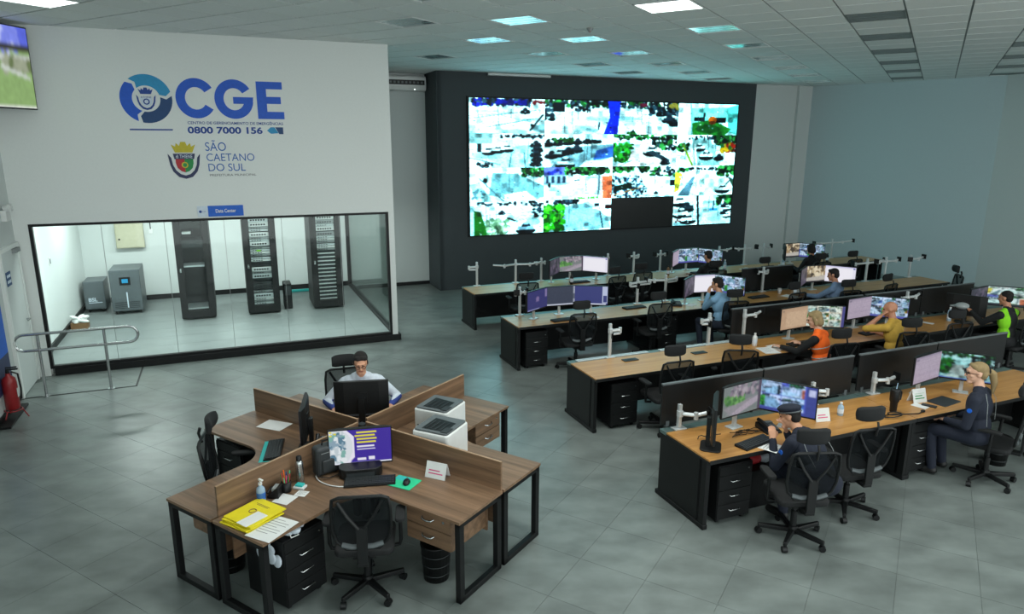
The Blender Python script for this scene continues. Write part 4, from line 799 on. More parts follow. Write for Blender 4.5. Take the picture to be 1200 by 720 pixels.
def person(label, f, x, y, rot, mats, lean=12, twist=0, head=(0, 10), hands=((-.2, .42, .79), (.2, .42, .79)), vox=.008, seat=.0, long_sleeve=True, hair='short', hairm='hair', over=None, scale=1.0, extras=(), elbow_out=.35, legs=0.0):
    t = thing('person', label, 'person', f, (x, y, 0), rot)
    mats = dict(skin='skin', shirt='shirt_white', sleeve='shirt_white', trousers='jean', shoe='shoe', lip='lips', eye='eye') | mats
    pv = Vector((0, 0, .57 + seat)); Rl = Matrix.Rotation(R(twist), 3, 'Z') @ Matrix.Rotation(-R(lean), 3, 'X')
    def T(p): return pv + Rl @ (Vector(p) - Vector((0, 0, .57)))
    P = []; C = lambda a, b, ra, rb, tg: P.append(('c', tuple(a), tuple(b), ra, rb, tg)); E = lambda c, r, ro, tg: P.append(('e', tuple(c), r, ro, tg))
    E(pv, (.175, .135, .12), None, 'trousers'); E(T((0, .0, .69)), (.160, .122, .14), Rl, 'shirt'); E(T((0, -.005, .89)), (.178, .122, .18), Rl, 'shirt')
    C(T((-.145, -.01, 1.005)), T((.145, -.01, 1.005)), .068, .068, 'shirt'); C(T((-.07, -.01, 1.05)), T((.07, -.01, 1.05)), .055, .055, 'shirt')
    Hc = T((0, .03, 1.245)); Rh = Rl @ Matrix.Rotation(R(lean * .6), 3, 'X') @ Matrix.Rotation(R(head[0]), 3, 'Z') @ Matrix.Rotation(-R(head[1]), 3, 'X')
    def Hd(p): return Hc + Rh @ Vector(p)
    C(T((0, -.005, 1.05)), Hd((0, -.015, -.06)), .056, .052, 'skin'); C(T((-.03, -.005, 1.065)), T((.03, -.005, 1.065)), .06, .06, 'shirt')
    E(Hd((0, -.008, .03)), (.074, .094, .088), Rh, 'skin'); E(Hd((0, .022, -.035)), (.060, .068, .075), Rh, 'skin'); C(Hd((-.015, .062, -.088)), Hd((.015, .062, -.088)), .024, .024, 'skin')
    C(Hd((0, .086, .012)), Hd((0, .103, -.022)), .010, .014, 'skin'); C(Hd((-.032, .078, .034)), Hd((.032, .078, .034)), .014, .014, 'skin')
    for s in (-1, 1):
        E(Hd((.074 * s, -.008, .0)), (.010, .022, .032), Rh, 'skin'); E(Hd((.03 * s, .080, .012)), (.013, .010, .008), Rh, 'eye'); E(Hd((.038 * s, .055, -.02)), (.022, .022, .02), Rh, 'skin'); C(Hd((.018 * s, .091, .034)), Hd((.046 * s, .08, .036)), .005, .004, 'eye')
    C(Hd((-.02, .087, -.052)), Hd((.02, .087, -.052)), .006, .006, 'lip')
    badge = []
    for s, ht in zip((-1, 1), hands):
        S = T((.185 * s, -.01, .995)); h_ = Vector(ht); La, Lb = .29 * scale, .26 * scale; D = h_ - S; dl = D.length
        if dl > (La + Lb) * .985: h_ = S + D.normalized() * (La + Lb) * .985; D = h_ - S; dl = D.length
        dn = D.normalized(); q = (La * La - Lb * Lb + dl * dl) / (2 * dl); hh = math.sqrt(max(La * La - q * q, 1e-5)); pole = Vector((elbow_out * s, -.25, -1.0)); pole = (pole - dn * pole.dot(dn)).normalized(); El = S + dn * q + pole * hh
        badge.append(S + (El - S) * .35 + Vector((s * .056, 0, .0))); C(S, El, .062, .050, 'sleeve'); fd = (h_ - El).normalized()
        if long_sleeve: C(El, El + fd * Lb * .94, .050, .036, 'sleeve'); C(El, h_, .034, .027, 'skin')
        else: C(S + (El - S) * .55, El, .045, .043, 'skin'); C(El, h_, .043, .029, 'skin')
        # hand
        nrm = Vector((0, 0, -1)); nrm = nrm - fd * nrm.dot(fd)
        nrm = nrm.normalized() if nrm.length > .2 else Vector((-s, 0, 0)); sd = fd.cross(nrm).normalized()
        if sd.x * s > 0: sd = -sd        # sd points to the thumb side
        for k in range(4):
            o_ = (k - 1.5) * .018; kn = h_ + fd * .085 - sd * o_; C(h_ + fd * .01 - sd * o_ * .6, kn, .017, .013, 'skin')
            l1 = (.042, .047, .044, .034)[k]; mid = kn + (fd * .88 + nrm * .35).normalized() * l1; tip = mid + (fd * .5 + nrm * .85).normalized() * l1 * .8; C(kn, mid, .0095, .0085, 'skin'); C(mid, tip, .0085, .007, 'skin')
        tb = h_ + fd * .03 + sd * .026; tm_ = tb + (fd * .7 + sd * .6 + nrm * .3).normalized() * .04; C(h_ + fd * .015 + sd * .012, tb, .015, .013, 'skin'); C(tb, tm_, .012, .0105, 'skin'); C(tm_, tm_ + (fd * .95 + nrm * .35).normalized() * .03, .010, .008, 'skin')
    for s in (-1, 1):
        hp = Vector((.09 * s, .02, .555 + seat)); kn = Vector(((.13 + legs) * s, .42, .53 + seat * .5)); an = Vector(((.13 + legs) * s, .40 - .05, .10)); C(hp, kn, .092, .066, 'trousers'); C(kn, an, .064, .048, 'trousers'); C(an + Vector((0, -.02, -.045)), an + Vector((.02 * s, .17, -.06)), .044, .036, 'shoe')
    me = fuse(P, vox); paint(me, P, mats, over); me.name = 'body'
    o = bpy.data.objects.new('body', me); COL.objects.link(o); o.parent = t
    def child(name, prims, m_, v=None):
        m2 = fuse(prims, v or vox, 2); m2.materials.clear(); m2.materials.append(M[m_]); m2.polygons.foreach_set('use_smooth', [True] * len(m2.polygons)); q = bpy.data.objects.new(name, m2); COL.objects.link(q); q.parent = t; return q
    def He(c, r): return ('e', tuple(Hd(c)), r, Rh, 'h')
    def Hcap(a, b, ra, rb): return ('c', tuple(Hd(a)), tuple(Hd(b)), ra, rb, 'h')
    H_ = [He((0, -.022, .056), (.080, .090, .074)), He((0, -.055, .005), (.074, .055, .075))]
    if hair == 'short': child('hair', H_ + [Hcap((-.05, .040, .085), (.03, .052, .092), .024, .026), Hcap((-.02, .05, .096), (.05, .038, .088), .024, .020)] + [Hcap((s * .072, .012, .03), (s * .073, .012, .0), .012, .009) for s in (-1, 1)], hairm)
    elif hair == 'crop': child('hair', [He((0, -.020, .048), (.0785, .092, .076)), He((0, -.05, .0), (.072, .052, .07))], hairm)
    elif hair == 'bob': child('hair', H_ + [Hcap((-.05, .036, .085), (.03, .050, .092), .026, .024), Hcap((.0, .05, .094), (.055, .03, .082), .024, .024), He((0, -.05, -.04), (.082, .062, .075)), Hcap((-.078, .0, .03), (-.074, -.005, -.06), .022, .02), Hcap((.078, .0, .03), (.074, -.005, -.06), .022, .02)], hairm)
    elif hair == 'pony':
        child('hair', H_ + [Hcap((-.05, .034, .084), (.05, .034, .084), .024, .024), Hcap((-.03, .045, .09), (.03, .045, .09), .02, .02), Hcap((0, -.10, .04), (.0, -.15, .0), .03, .038), Hcap((0, -.15, .0), (.01, -.17, -.10), .038, .034), Hcap((.01, -.17, -.10), (.02, -.165, -.22), .034, .014)], hairm); MB().tube([Hd((.034 * math.cos(a), -.115, .035 + .034 * math.sin(a))) for a in [2 * math.pi * k / 12 for k in range(12)]], .008, 6, closed=True).build('hair_tie', 'black_cloth', t)
    elif hair == 'fringe': child('hair', [He((0, -.05, -.01), (.076, .058, .07)), Hcap((-.074, -.02, .02), (-.07, -.03, -.03), .012, .01), Hcap((.074, -.02, .02), (.07, -.03, -.03), .012, .01)], hairm)
    if 'beret' in extras:
        child('cap', [He((0, -.005, .085), (.102, .115, .042)), He((0, -.01, .055), (.084, .102, .03))], 'navy_cloth', .007)
        MB().tube([Hd((.085 * math.cos(a), -.008 + .104 * math.sin(a), .05)) for a in [2 * math.pi * k / 24 for k in range(24)]], .007, 6, closed=True).build('cap_band', 'mid_grey', t)
    if 'glasses' in extras:
        g = MB()
        for s in (-1, 1): g.tube([Hd((.032 * s + .022 * math.cos(a), .103 - .15 * abs(.022 * math.cos(a) + .005), .008 + .017 * math.sin(a))) for a in [2 * math.pi * k / 14 for k in range(14)]], .003, 5, closed=True).tube([Hd((.054 * s, .096, .012)), Hd((.078 * s, .05, .014)), Hd((.08 * s, -.005, .012))], .0025, 5)
        g.tube([Hd((-.012, .105, .012)), Hd((0, .108, .014)), Hd((.012, .105, .012))], .0028, 5).build('glasses', 'black_satin', t)
    if 'piping' in extras:
        for s in (-1, 1): MB().tube([T((.10 * s, -.085, 1.06)), T((.15 * s, -.118, .96)), T((.165 * s, -.118, .84)), T((.15 * s, -.115, .72))], .003, 5).build('piping', 'steel', t)
        for b_, s in zip(badge, (-1, 1)): MB().cyl(b_ - Vector((s * .01, 0, 0)), b_ + Vector((s * .006, 0, 0)), .024, n=12).build('badge', 'sign_blue', t)
    if 'stripes' in extras:
        for z, ex, ey in ((.72, .157, .118), (.86, .172, .118)): MB().tube([T((ex * math.cos(a), ey * math.sin(a) - .003, z)) for a in [2 * math.pi * k / 24 for k in range(24)]], .012, 6, closed=True, flat=.4).build('reflective_stripe', 'alu', t)
    return t
def vest(tagname):
    def f(c, idx, tags): return idx
    return f

# ------------------------------------------------------------------ control rows (W frame)
RY = {4: 4.77, 3: 7.17, 2: 9.82, 1: 12.42}
rown = {4: 'front row', 3: 'second row', 2: 'third row', 1: 'rear row'}
def run(r, x0, lens, names):
    x = x0
    for L_, nm in zip(lens, names): control_desk(nm, x, RY[r], L_); x += L_
run(4, 3.97, (2.73, 2.7), ('light oak control desk at the left end of the front row', 'light oak control desk of the front row by the ponytailed officer'))
run(3, 4.10, (2.73, 2.7, 2.7, 2.7), ('light oak control desk with bare white rail, left end of the second row', 'light oak control desk of the orange vest and yellow shirt sitters', 'light oak control desk right of the man in yellow', 'light oak control desk of the green vest sitter'))
run(2, 4.17, (2.6, 2.5, 2.5, 2.4), ('greenish lit control desk with purple monitors, left end of the third row', 'control desk of the man in the light blue shirt', 'control desk of the man in the grey-blue shirt', 'bare control desk at the right end of the third row'))
run(1, 4.34, (2.75, 2.75, 2.75, 2.75), ('control desk at the left end of the rear row under the video wall', 'control desk of the rear row below the middle of the video wall', 'control desk of the rear row at the right end of the video wall', 'control desk at the right end of the rear row by the angled wall'))
# white rail strips of the second row
for k, (xa, xb, lb) in enumerate(((4.22, 5.35, 'white aluminium rail strip left on the bare second row desk'), (5.55, 6.80, 'white aluminium rail strip right on the bare second row desk'))):
    t = thing('rail_strip', lb, 'rail', 'W', (xa, RY[3] + .73, .737)); box('strip', 'alu', t, 0, xb - xa, 0, .075, 0, .012, bevel=.002); box('slot', 'mid_grey', t, .03, xb - xa - .03, .034, .04, .012, .013)
# dividers
for r, x, L_, lb in ((4, 3.99, 1.30, 'black divider behind the left end of the front desk'), (4, 5.31, 1.33, 'black divider behind the monitors by the small sign'), (4, 6.74, 1.30, 'black divider left of the ponytailed officer'), (4, 8.06, 1.30, 'black divider at the right edge behind the front desk'),
                     (3, 6.86, 1.30, 'black divider behind the orange vest sitter'), (3, 8.18, 1.33, 'black divider behind the yellow shirt sitter'), (3, 9.58, 1.30, 'black divider right of the yellow shirt sitter'), (3, 10.9, 1.3, 'black divider behind the green vest sitter'),
                     (2, 9.3, 1.3, 'dark divider left of the grey-blue shirt sitter')):
    divider(lb, x, RY[r] + .84, L_)
# pedestals
for lb, x, y in (('black three-drawer unit under the left end of the front desk', 4.34, 4.83), ('black drawer unit under the front desk left of the ponytailed officer', 6.95, 4.86), ('black three-drawer unit under the left end of the second row', 4.56, 7.22), ('black three-drawer unit under the left end of the third row', 4.52, 9.88),
                 ('black drawer unit under the third row between the two empty chairs', 7.10, 9.93)):
    o = place(ped0, lb, 'W', (x, y, 0)); o['group'] = 'black drawer units'
# monitors
mons = [(1, 6.29, 12.90, 43, 'dark', 'left monitor of the three below the video wall centre-left, rear row'), (1, 6.78, 13.09, -4, 'green', 'middle monitor with green picture, left trio of the rear row'), (1, 7.23, 12.85, -50, 'white', 'right monitor with white page, left trio of the rear row'),
        (1, 9.33, 12.90, 41, 'lilac', 'left monitor of the rear row trio before the dark-haired sitter'), (1, 9.81, 13.08, 0, 'cams', 'middle camera monitor of the rear row trio before the dark-haired sitter'), (1, 10.2, 12.79, -60, 'cams', 'right camera monitor partly hidden by a dark-haired head, rear row'),
        (1, 12.33, 12.70, 50, 'dark', 'dark angled monitor at the right end of the rear row'), (1, 12.71, 12.85, -4, 'people', 'monitor with brownish picture at the right end of the rear row'), (1, 13.06, 12.60, -52, 'cams', 'rightmost monitor of the rear row with camera pictures'),
        (2, 4.66, 10.19, 30, 'desktop', 'left purple monitor of the trio at the left end of the third row'), (2, 5.15, 10.31, -5, 'slate', 'middle slate monitor of the trio at the left end of the third row'), (2, 5.65, 10.15, -29, 'purple', 'right purple monitor of the trio at the left end of the third row'),
        (2, 7.68, 10.15, 35, 'dark', 'dark angled monitor left of the light blue shirt man'), (2, 8.13, 10.28, -6, 'white', 'monitor with white page before the light blue shirt man'), (2, 8.44, 9.98, -60, 'cams', 'camera monitor right of the light blue shirt man'),
        (2, 10.38, 10.14, 34, 'dark', 'dark angled monitor left of the grey-blue shirt man'), (2, 10.81, 10.26, -4, 'people', 'monitor with brown picture before the grey-blue shirt man'), (2, 11.19, 10.02, -55, 'white', 'bright white monitor behind the grey-blue shirt man'),
        (3, 7.72, 7.65, 6, 'tan', 'monitor with tan page before the orange vest sitter'), (3, 8.22, 7.55, -31, 'mosaic', 'monitor with busy mosaic right of the orange vest sitter'), (3, 9.18, 7.77, 6, 'lilac', 'monitor with lilac page before the yellow shirt man'), (3, 9.62, 7.61, -50, 'cams', 'camera monitor right of the yellow shirt man'),
        (3, 11.71, 7.58, 10, 'dark', 'dim monitor left of the green vest sitter'), (3, 12.21, 7.44, -46, 'street', 'bright street monitor before the green vest sitter at the right edge'),
        (4, 4.72, 5.26, 9, 'green', 'monitor with green and lilac picture on the front desk'), (4, 5.15, 5.09, -55, 'quad', 'monitor with four camera pictures before the capped officer'),
        (4, 7.41, 5.25, 10, 'lilac', 'monitor with lilac page before the ponytailed officer'), (4, 7.85, 5.11, -52, 'field', 'monitor with green field picture before the ponytailed officer')]
for r, x, y, a, kd, lb in mons: monitor(lb, 'W', x, y, a, kd, post='arm')
t = monitor('black monitor seen edge-on at the left of the front desk', 'W', 4.20, 5.00, 50, None, w=.56, h=.36, zt=1.23, post='desk')
# the third row far left bent neighbours: dark backs on the right
monitor('dark monitor back at the right of the second row desk', 'W', 11.18, 7.42, 118, None, zt=1.2, post='desk')
# empty arms
poles = [(1, 4.65, 'empty white monitor arm folded at the left end of the rear row', ((178, .17, 175),)), (1, 5.51, 'empty white monitor arm with two spread arms in the rear row', ((197, .3, -17), (-17, .3, 17))), (1, 6.10, 'white monitor arm pole left of the rear row green monitor', ((190, .12, 30), (0, .08, 0))), (1, 7.72, 'white monitor arm pole right of the rear row white page', ((180, .1, 0),)),
         (1, 8.39, 'empty white arm with folded joints between the rear row trios', ((20, .16, 160), (160, .1, 60))), (1, 9.10, 'white monitor arm pole left of the rear row camera trio', ((190, .12, 20), (0, .12, 0))), (1, 10.75, 'white monitor arm pole right of the rear row camera trio', ((0, .22, 10),)), (1, 11.52, 'empty arm with dark plate against the pale wall, left one', ((180, .2, -20), (0, .2, 10))), (1, 12.1, 'empty arm with dark plate left of the brown rear row picture', ((180, .16, 20), (0, .16, 0))), (1, 14.3, 'wide two-armed empty monitor arm at the far right of the rear row', ((180, .36, 10), (0, .36, -10))),
         (2, 4.50, 'white monitor arm pole left of the purple monitors', ((200, .1, 60), (0, .1, 0))), (2, 6.84, 'white monitor arm with both arms folded left of the mesh chair', ((195, .2, 170), (10, .3, 170))), (2, 7.45, 'white monitor arm with both arms spread right of the mesh chair', ((165, .22, 15), (15, .3, 170))), (2, 9.75, 'white monitor arm folded beside the grey-blue shirt man', ((20, .16, 165), (170, .12, 0))), (2, 12.55, 'empty monitor arm with black plates right of the grey-blue shirt man', ((180, .34, 0), (0, .3, 10))), (2, 13.1, 'empty monitor arm with black plates, middle of the right end group', ((180, .2, 20), (0, .3, 0))), (2, 13.85, 'empty monitor arm at the right end of the third row', ((200, .12, 30), (0, .24, 10))),
         (3, 4.72, 'tall white pole standing on the bare second row desk, left', ((5, .16, 170),)), (3, 6.38, 'tall white pole with folded arms on the bare second row desk, right', ((185, .15, 172),)), (3, 10.42, 'white monitor arm lying low on the desk right of the yellow shirt man', ((185, .2, 20), (0, .2, 20))), (3, 7.02, 'dark monitor arm left of the orange vest sitter', ((0, .2, 20),))]
for r, x, lb, arms in poles: arm_pole(lb, 'W', x, RY[r] + .74, .50 if r != 3 else .48, arms, plates=r != 1 or x > 7.9, m_='alu')
for x, lb, arms in ((4.15, 'white folded monitor arm low before the left front divider', ((-40, .16, 20),)), (5.95, 'white monitor arm stub folded before the front row divider', ((-30, .15, 160), (190, .14, 170))), (6.9, 'white monitor arm stub left of the black tumbler', ((-20, .16, 20),)), (8.55, 'white monitor arm stub at the right front edge', ((180, .14, 0), (0, .12, 0)))):
    arm_pole(lb, 'W', x, RY[4] + .74, .27, arms)
# chairs
chairs = [(4, 4.68, 4.40, -20, 'black mesh office chair under the capped officer'), (4, 5.56, 4.60, -12, 'empty black mesh chair in the front row beside the capped officer'), (4, 7.50, 4.48, 24, 'black mesh office chair under the ponytailed officer'), (4, 8.7, 4.42, 30, 'black mesh chair cut off by the right picture edge'),
          (3, 5.02, 7.02, -4, 'empty mesh chair at the bare second row desk, left one'), (3, 6.18, 7.08, -28, 'empty mesh chair turned sideways at the bare second row desk'), (3, 7.60, 6.83, -10, 'mesh chair under the orange vest sitter'), (3, 9.05, 6.88, -20, 'mesh chair under the yellow shirt man'), (3, 10.12, 7.0, -10, 'empty mesh chair right of the yellow shirt man'), (3, 11.55, 6.85, 0, 'mesh chair under the green vest sitter'),
          (2, 5.10, 9.62, -6, 'empty mesh chair before the purple monitors'), (2, 6.62, 9.75, -4, 'empty mesh chair at the third row beneath two white arms'), (2, 7.98, 9.42, -14, 'mesh chair under the light blue shirt man'), (2, 9.35, 9.55, 6, 'empty mesh chair left of the grey-blue shirt man'), (2, 10.5, 9.35, -10, 'mesh chair under the grey-blue shirt man'), (2, 11.6, 9.5, 10, 'empty mesh chair right of the grey-blue shirt man'), (2, 13.55, 9.55, 55, 'mesh chair turned away at the right end of the third row'),
          (1, 5.25, 12.18, -4, 'empty mesh chair at the left end of the rear row'), (1, 7.12, 12.1, 10, 'empty mesh chair before the white page of the rear row'), (1, 7.9, 12.3, 0, 'empty mesh chair between the rear row monitor trios'), (1, 9.55, 11.95, -8, 'mesh chair under the dark-haired rear row sitter near the bottle'), (1, 10.85, 11.95, 0, 'empty mesh chair right of the middle rear row sitter'), (1, 12.45, 11.9, -10, 'mesh chair under the dark-clothed sitter at the right of the rear row'), (1, 13.4, 11.9, 0, 'empty mesh chair at the right end of the rear row')]
for r, x, y, a, lb in chairs: place(chair0, lb, 'W', (x, y, 0), a)
# desk clutter of the rows
keyboard('black keyboard before the capped officer on the front desk', 'W', 4.63, 4.93, 12); phone('black telephone console by the four-picture monitor', 'W', 4.99, 5.14, -8); sheet('printed white sheet under the capped officer’s hands', 'W', 4.72, 4.80, 25, m_='paper')
tent_sign('small white sign standing on the front desk', 'W', 5.70, 5.14, -10, .17, .13); bottle('small clear sanitizer bottle on the front desk', 'W', 6.0, 5.16, .15, .032)
t = thing('tumbler', 'tall black tumbler with handle on the front desk', 'tumbler', 'W', (6.63, 5.02, .74)); MB().lathe([(.034, 0), (.036, .005), (.040, .11), (.050, .13), (.052, .25), (.05, .262), (.01, .264)], n=20).build('body', 'black_satin', t); MB().tube([(.045, 0, .22), (.095, 0, .22), (.10, 0, .20), (.095, 0, .13), (.045, 0, .12)], .009, 8).build('handle', 'black_satin', t); MB().cyl((.01, .0, .262), (.02, 0, .33), .005).build('straw', 'clear', t)
t = thing('cable_coil', 'black headset cable lying by the tumbler', 'cable', 'W', (6.50, 4.90, .747)); MB().tube([(.16 * math.cos(a) * (1 - .03 * k), .05 * math.sin(a), .002 * k) for k, a in enumerate([R(30 * k) for k in range(22)])] + [(.3, -.06, .01), (.42, -.02, .0)], .007, 6).build('cable', 'black_satin', t); MB().ell((.42, -.02, .008), (.03, .02, .015)).build('earpiece', 'black_satin', t)
tent_sign('white desk calendar with green picture on the front desk', 'W', 7.16, 5.14, -5, .19, .15, green=True); sheet('white paper slip by the black telephone on the front desk', 'W', 7.06, 5.02, 15, .12, .16, marks=False)
t = thing('mobile_phone', 'black mobile phone beside the mouse mat', 'mobile phone', 'W', (7.15, 4.98, .743), 25); MB().prism(rbox(.036, .075, .01), 0, .009).build('case', 'black_satin', t, bevel=.002); MB().prism(rbox(.032, .07, .008), .009, .0095).build('glass', 'dark_grey', t)
t = thing('mouse_mat', 'dark grey mouse mat before the ponytailed officer', 'mouse mat', 'W', (7.44, 5.02, .74), 8); MB().prism(rbox(.17, .11, .015), 0, .004).build('mat', 'dark_grey', t); box('stitched_edge', 'mid_grey', t, -.15, .15, -.108, -.105, .004, .0045)
t = thing('cable_bundle', 'tangled dark cables under the left front monitors', 'cables', 'W', (4.55, 5.15, .745)); MB().tube([(.12 * math.sin(2.1 * k) + .02 * k, .06 * math.cos(1.7 * k), .01 + .01 * abs(math.sin(k))) for k in range(18)], .004, 5).build('cable', 'black_satin', t); MB().tube([(-.4 + .03 * k, .05 + .03 * math.sin(1.1 * k), .01 + .02 * abs(math.sin(.8 * k))) for k in range(10)], .005, 5).build('cable', 'black_satin', t)
waste_bin('black waste bin behind the ponytailed officer’s chair', 'W', 8.05, 4.72)
t = thing('boxed_bags', 'red and white bag under the capped officer’s desk', 'bag', 'W', (4.85, 5.12, .0)); box('box', 'black', t, -.2, .2, -.16, .16, 0, .42, bevel=.01); MB().ell((-.05, 0, .47), (.09, .08, .06)).build('bag', 'red', t); MB().ell((.08, -.02, .46), (.07, .06, .05)).build('bag', 'shirt_white', t)
# second row
bottle('white bottle at the left of the orange vest sitter', 'W', 6.98, 7.62, .19, .036, 'white'); sheet('stack of white papers left of the orange vest sitter', 'W', 6.98, 7.35, -12, n=4); sheet('white papers lying at the orange vest sitter’s hand', 'W', 7.22, 7.42, 8, .2, .26, marks=False); keyboard('black keyboard before the orange vest sitter', 'W', 7.66, 7.42, 4); keyboard('black keyboard before the yellow shirt man', 'W', 9.15, 7.47, 4); mouse('white mouse beside the yellow shirt man’s arm', 'W', 9.25, 7.34, 0, m_='white'); sheet('white cards before the orange vest sitter', 'W', 7.6, 7.28, 10, .16, .1, marks=False)
for x, y, lb, m_ in ((4.92, 7.70, 'small dark grey port plate on the bare desk, left', 'dark_grey'), (6.0, 7.62, 'small dark grey port plate on the bare desk, right', 'dark_grey')):
    t = thing('port_box', lb, 'socket box', 'W', (x, y, .74)); box('lid', m_, t, -.11, .11, -.05, .05, 0, .012, bevel=.003); box('socket', 'black_satin', t, -.06, .06, -.02, .02, .012, .014)
bottle('clear water bottle at the right of the second row', 'W', 11.0, 7.55, .24, .034); sheet('folded white leaflet right of the yellow shirt man', 'W', 10.55, 7.6, 20, .1, .2, marks=False)
t = thing('grey_hat', 'grey hat resting on the empty chair right of the yellow shirt man', 'hat', 'W', (10.10, 6.76, 1.235)); MB().ell((0, 0, .02), (.10, .09, .05)).build('crown', 'steel', t); MB().prism(rbox(.09, .05, .04), 0, .008).build('brim', 'steel', t, loc=(0, .1, .0))
# third row
keyboard('black keyboard before the left purple monitors', 'W', 5.05, 9.98, 4); keyboard('dark keyboard at the third row left of the mesh chair', 'W', 6.62, 10.30, 4); sheet('white paper stack by the left slate monitor', 'W', 5.33, 10.12, 8, .25, .12, marks=False); phone('black telephone left of the light blue shirt man', 'W', 7.45, 10.2, -25); keyboard('dark keyboard right of the light blue shirt man', 'W', 9.3, 10.15, 5); sheet('white papers left of the grey-blue shirt man', 'W', 9.95, 10.0, 20, .25, .3, marks=False)
t = thing('paper_cup', 'white paper cup beside the folded arm of the third row', 'cup', 'W', (9.95, 10.3, .74)); MB().lathe([(.028, 0), (.03, .004), (.038, .1), (.04, .1), (.034, .1), (.03, .008)], n=16).build('cup', 'white', t); MB().lathe([(.0392, .048), (.0395, .05), (.0402, .08), (.04, .082)], n=16).build('band', 'pale_blue', t)
bottle('clear bottle left of the grey-blue shirt man', 'W', 10.2, 10.15, .19, .034); mouse('black mouse beside the light blue shirt man', 'W', 7.9, 10.0, 0); sheet('white name card behind the purple monitors chair', 'W', 5.62, 9.98, 0, .16, .12, marks=False); sheet('white slips beside the telephone of the third row', 'W', 7.7, 10.12, 30, .2, .15, marks=False)
# rear row
sheet('white paper standing by the left rear monitors', 'W', 7.0, 12.85, 0, .2, .2, marks=False); keyboard('dark keyboard of the left rear trio', 'W', 6.8, 12.72, 0); bottle('blue water bottle right of the middle rear sitter', 'W', 10.6, 12.75, .25, .036, 'clear'); bottle('dark bottle on the rear row left of the chair', 'W', 6.55, 12.62, .24, .035, 'black_satin', 'dark_grey'); bottle('brown bottle on the rear row left of the camera trio', 'W', 9.0, 12.7, .22, .034, 'brown', 'black_satin'); sheet('white leaflet on the rear row right of the blue bottle', 'W', 11.2, 12.7, 20, .35, .22, marks=False); bottle('clear bottle before the brown rear row picture', 'W', 12.25, 12.65, .2, .034); keyboard('dark keyboard of the middle rear row sitter', 'W', 9.85, 12.68, 0); bottle('black flask near the right end of the rear row', 'W', 13.75, 12.75, .22, .035, 'black_satin', 'dark_grey')

person('officer in dark navy uniform and flat round cap, hands at the face, front row', 'W', 4.95, 4.33, -2, dict(shirt='navy_cloth', sleeve='navy_cloth', trousers='navy_cloth', skin='skin'), lean=40, twist=8, head=(24, 2), seat=-.03, hands=((-.24, .46, .82), (-.08, .46, .88)), vox=.007, hair='crop', extras=('beret', 'piping'))
person('officer in dark navy jacket with long blonde ponytail and glasses, front row', 'W', 7.30, 4.50, 14, dict(shirt='navy_cloth', sleeve='navy_cloth', trousers='navy_cloth', skin='skin3'), lean=6, twist=6, head=(30, 2), hands=((-.13, .28, .68), (.13, .28, .68)), vox=.007, hair='pony', hairm='hair_blond', extras=('glasses', 'piping'))
person('woman with short blonde hair in orange vest over black sleeves, second row', 'W', 7.55, 6.88, 14, dict(shirt='orange', sleeve='black_cloth', trousers='black_cloth', skin='skin3'), lean=12, twist=10, head=(18, 14), hands=((-.26, .50, .79), (.12, .42, .79)), vox=.009, hair='bob', hairm='hair_blond', extras=('stripes',))
person('bald man in yellow polo shirt resting his chin on his hand, second row', 'W', 9.0, 6.92, 10, dict(shirt='mustard', sleeve='mustard', trousers='black_cloth', skin='skin2'), lean=10, twist=0, head=(24, 6), hands=((-.12, .22, 1.12), (.18, .40, .79)), vox=.009, long_sleeve=False, hair='none', elbow_out=.6)
person('person in black and bright green safety vest at the right picture edge', 'W', 11.35, 6.80, 0, dict(shirt='hivis', sleeve='black_cloth', trousers='black_cloth', skin='skin2'), lean=8, head=(10, 5), hands=((-.2, .5, .95), (.2, .42, .79)), vox=.009, hair='crop', over=lambda c, idx, tags: np.where((idx == tags.index('shirt')) & (np.abs(c[:, 0]) < .085), tags.index('sleeve'), idx))
person('dark-haired man in light blue shirt seen from behind, third row', 'W', 7.82, 9.38, 6, dict(shirt='shirt_blue', sleeve='shirt_blue', trousers='jean', skin='skin'), lean=10, twist=8, head=(14, 4), hands=((-.10, .26, 1.06), (.18, .42, .79)), vox=.010, long_sleeve=True, hair='short')
person('dark-haired man in grey-blue shirt reaching left, third row', 'W', 10.42, 9.30, 8, dict(shirt='shirt_greyblue', sleeve='shirt_greyblue', trousers='jean', skin='skin2'), lean=10, twist=10, head=(12, 8), hands=((-.24, .52, .80), (.16, .42, .79)), vox=.010, hair='short')
person('sitter in black with dark hair before the middle rear row monitors', 'W', 9.55, 11.95, 0, dict(shirt='black_cloth', sleeve='black_cloth', trousers='black_cloth', skin='skin2'), lean=6, hands=((-.2, .42, .79), (.2, .42, .79)), vox=.011, hair='short')
person('sitter in black with dark hair at the right end of the rear row', 'W', 12.45, 11.92, 0, dict(shirt='black_cloth', sleeve='black_cloth', trousers='black_cloth', skin='skin2'), lean=8, hands=((-.2, .42, .79), (.2, .42, .79)), vox=.011, hair='bob')

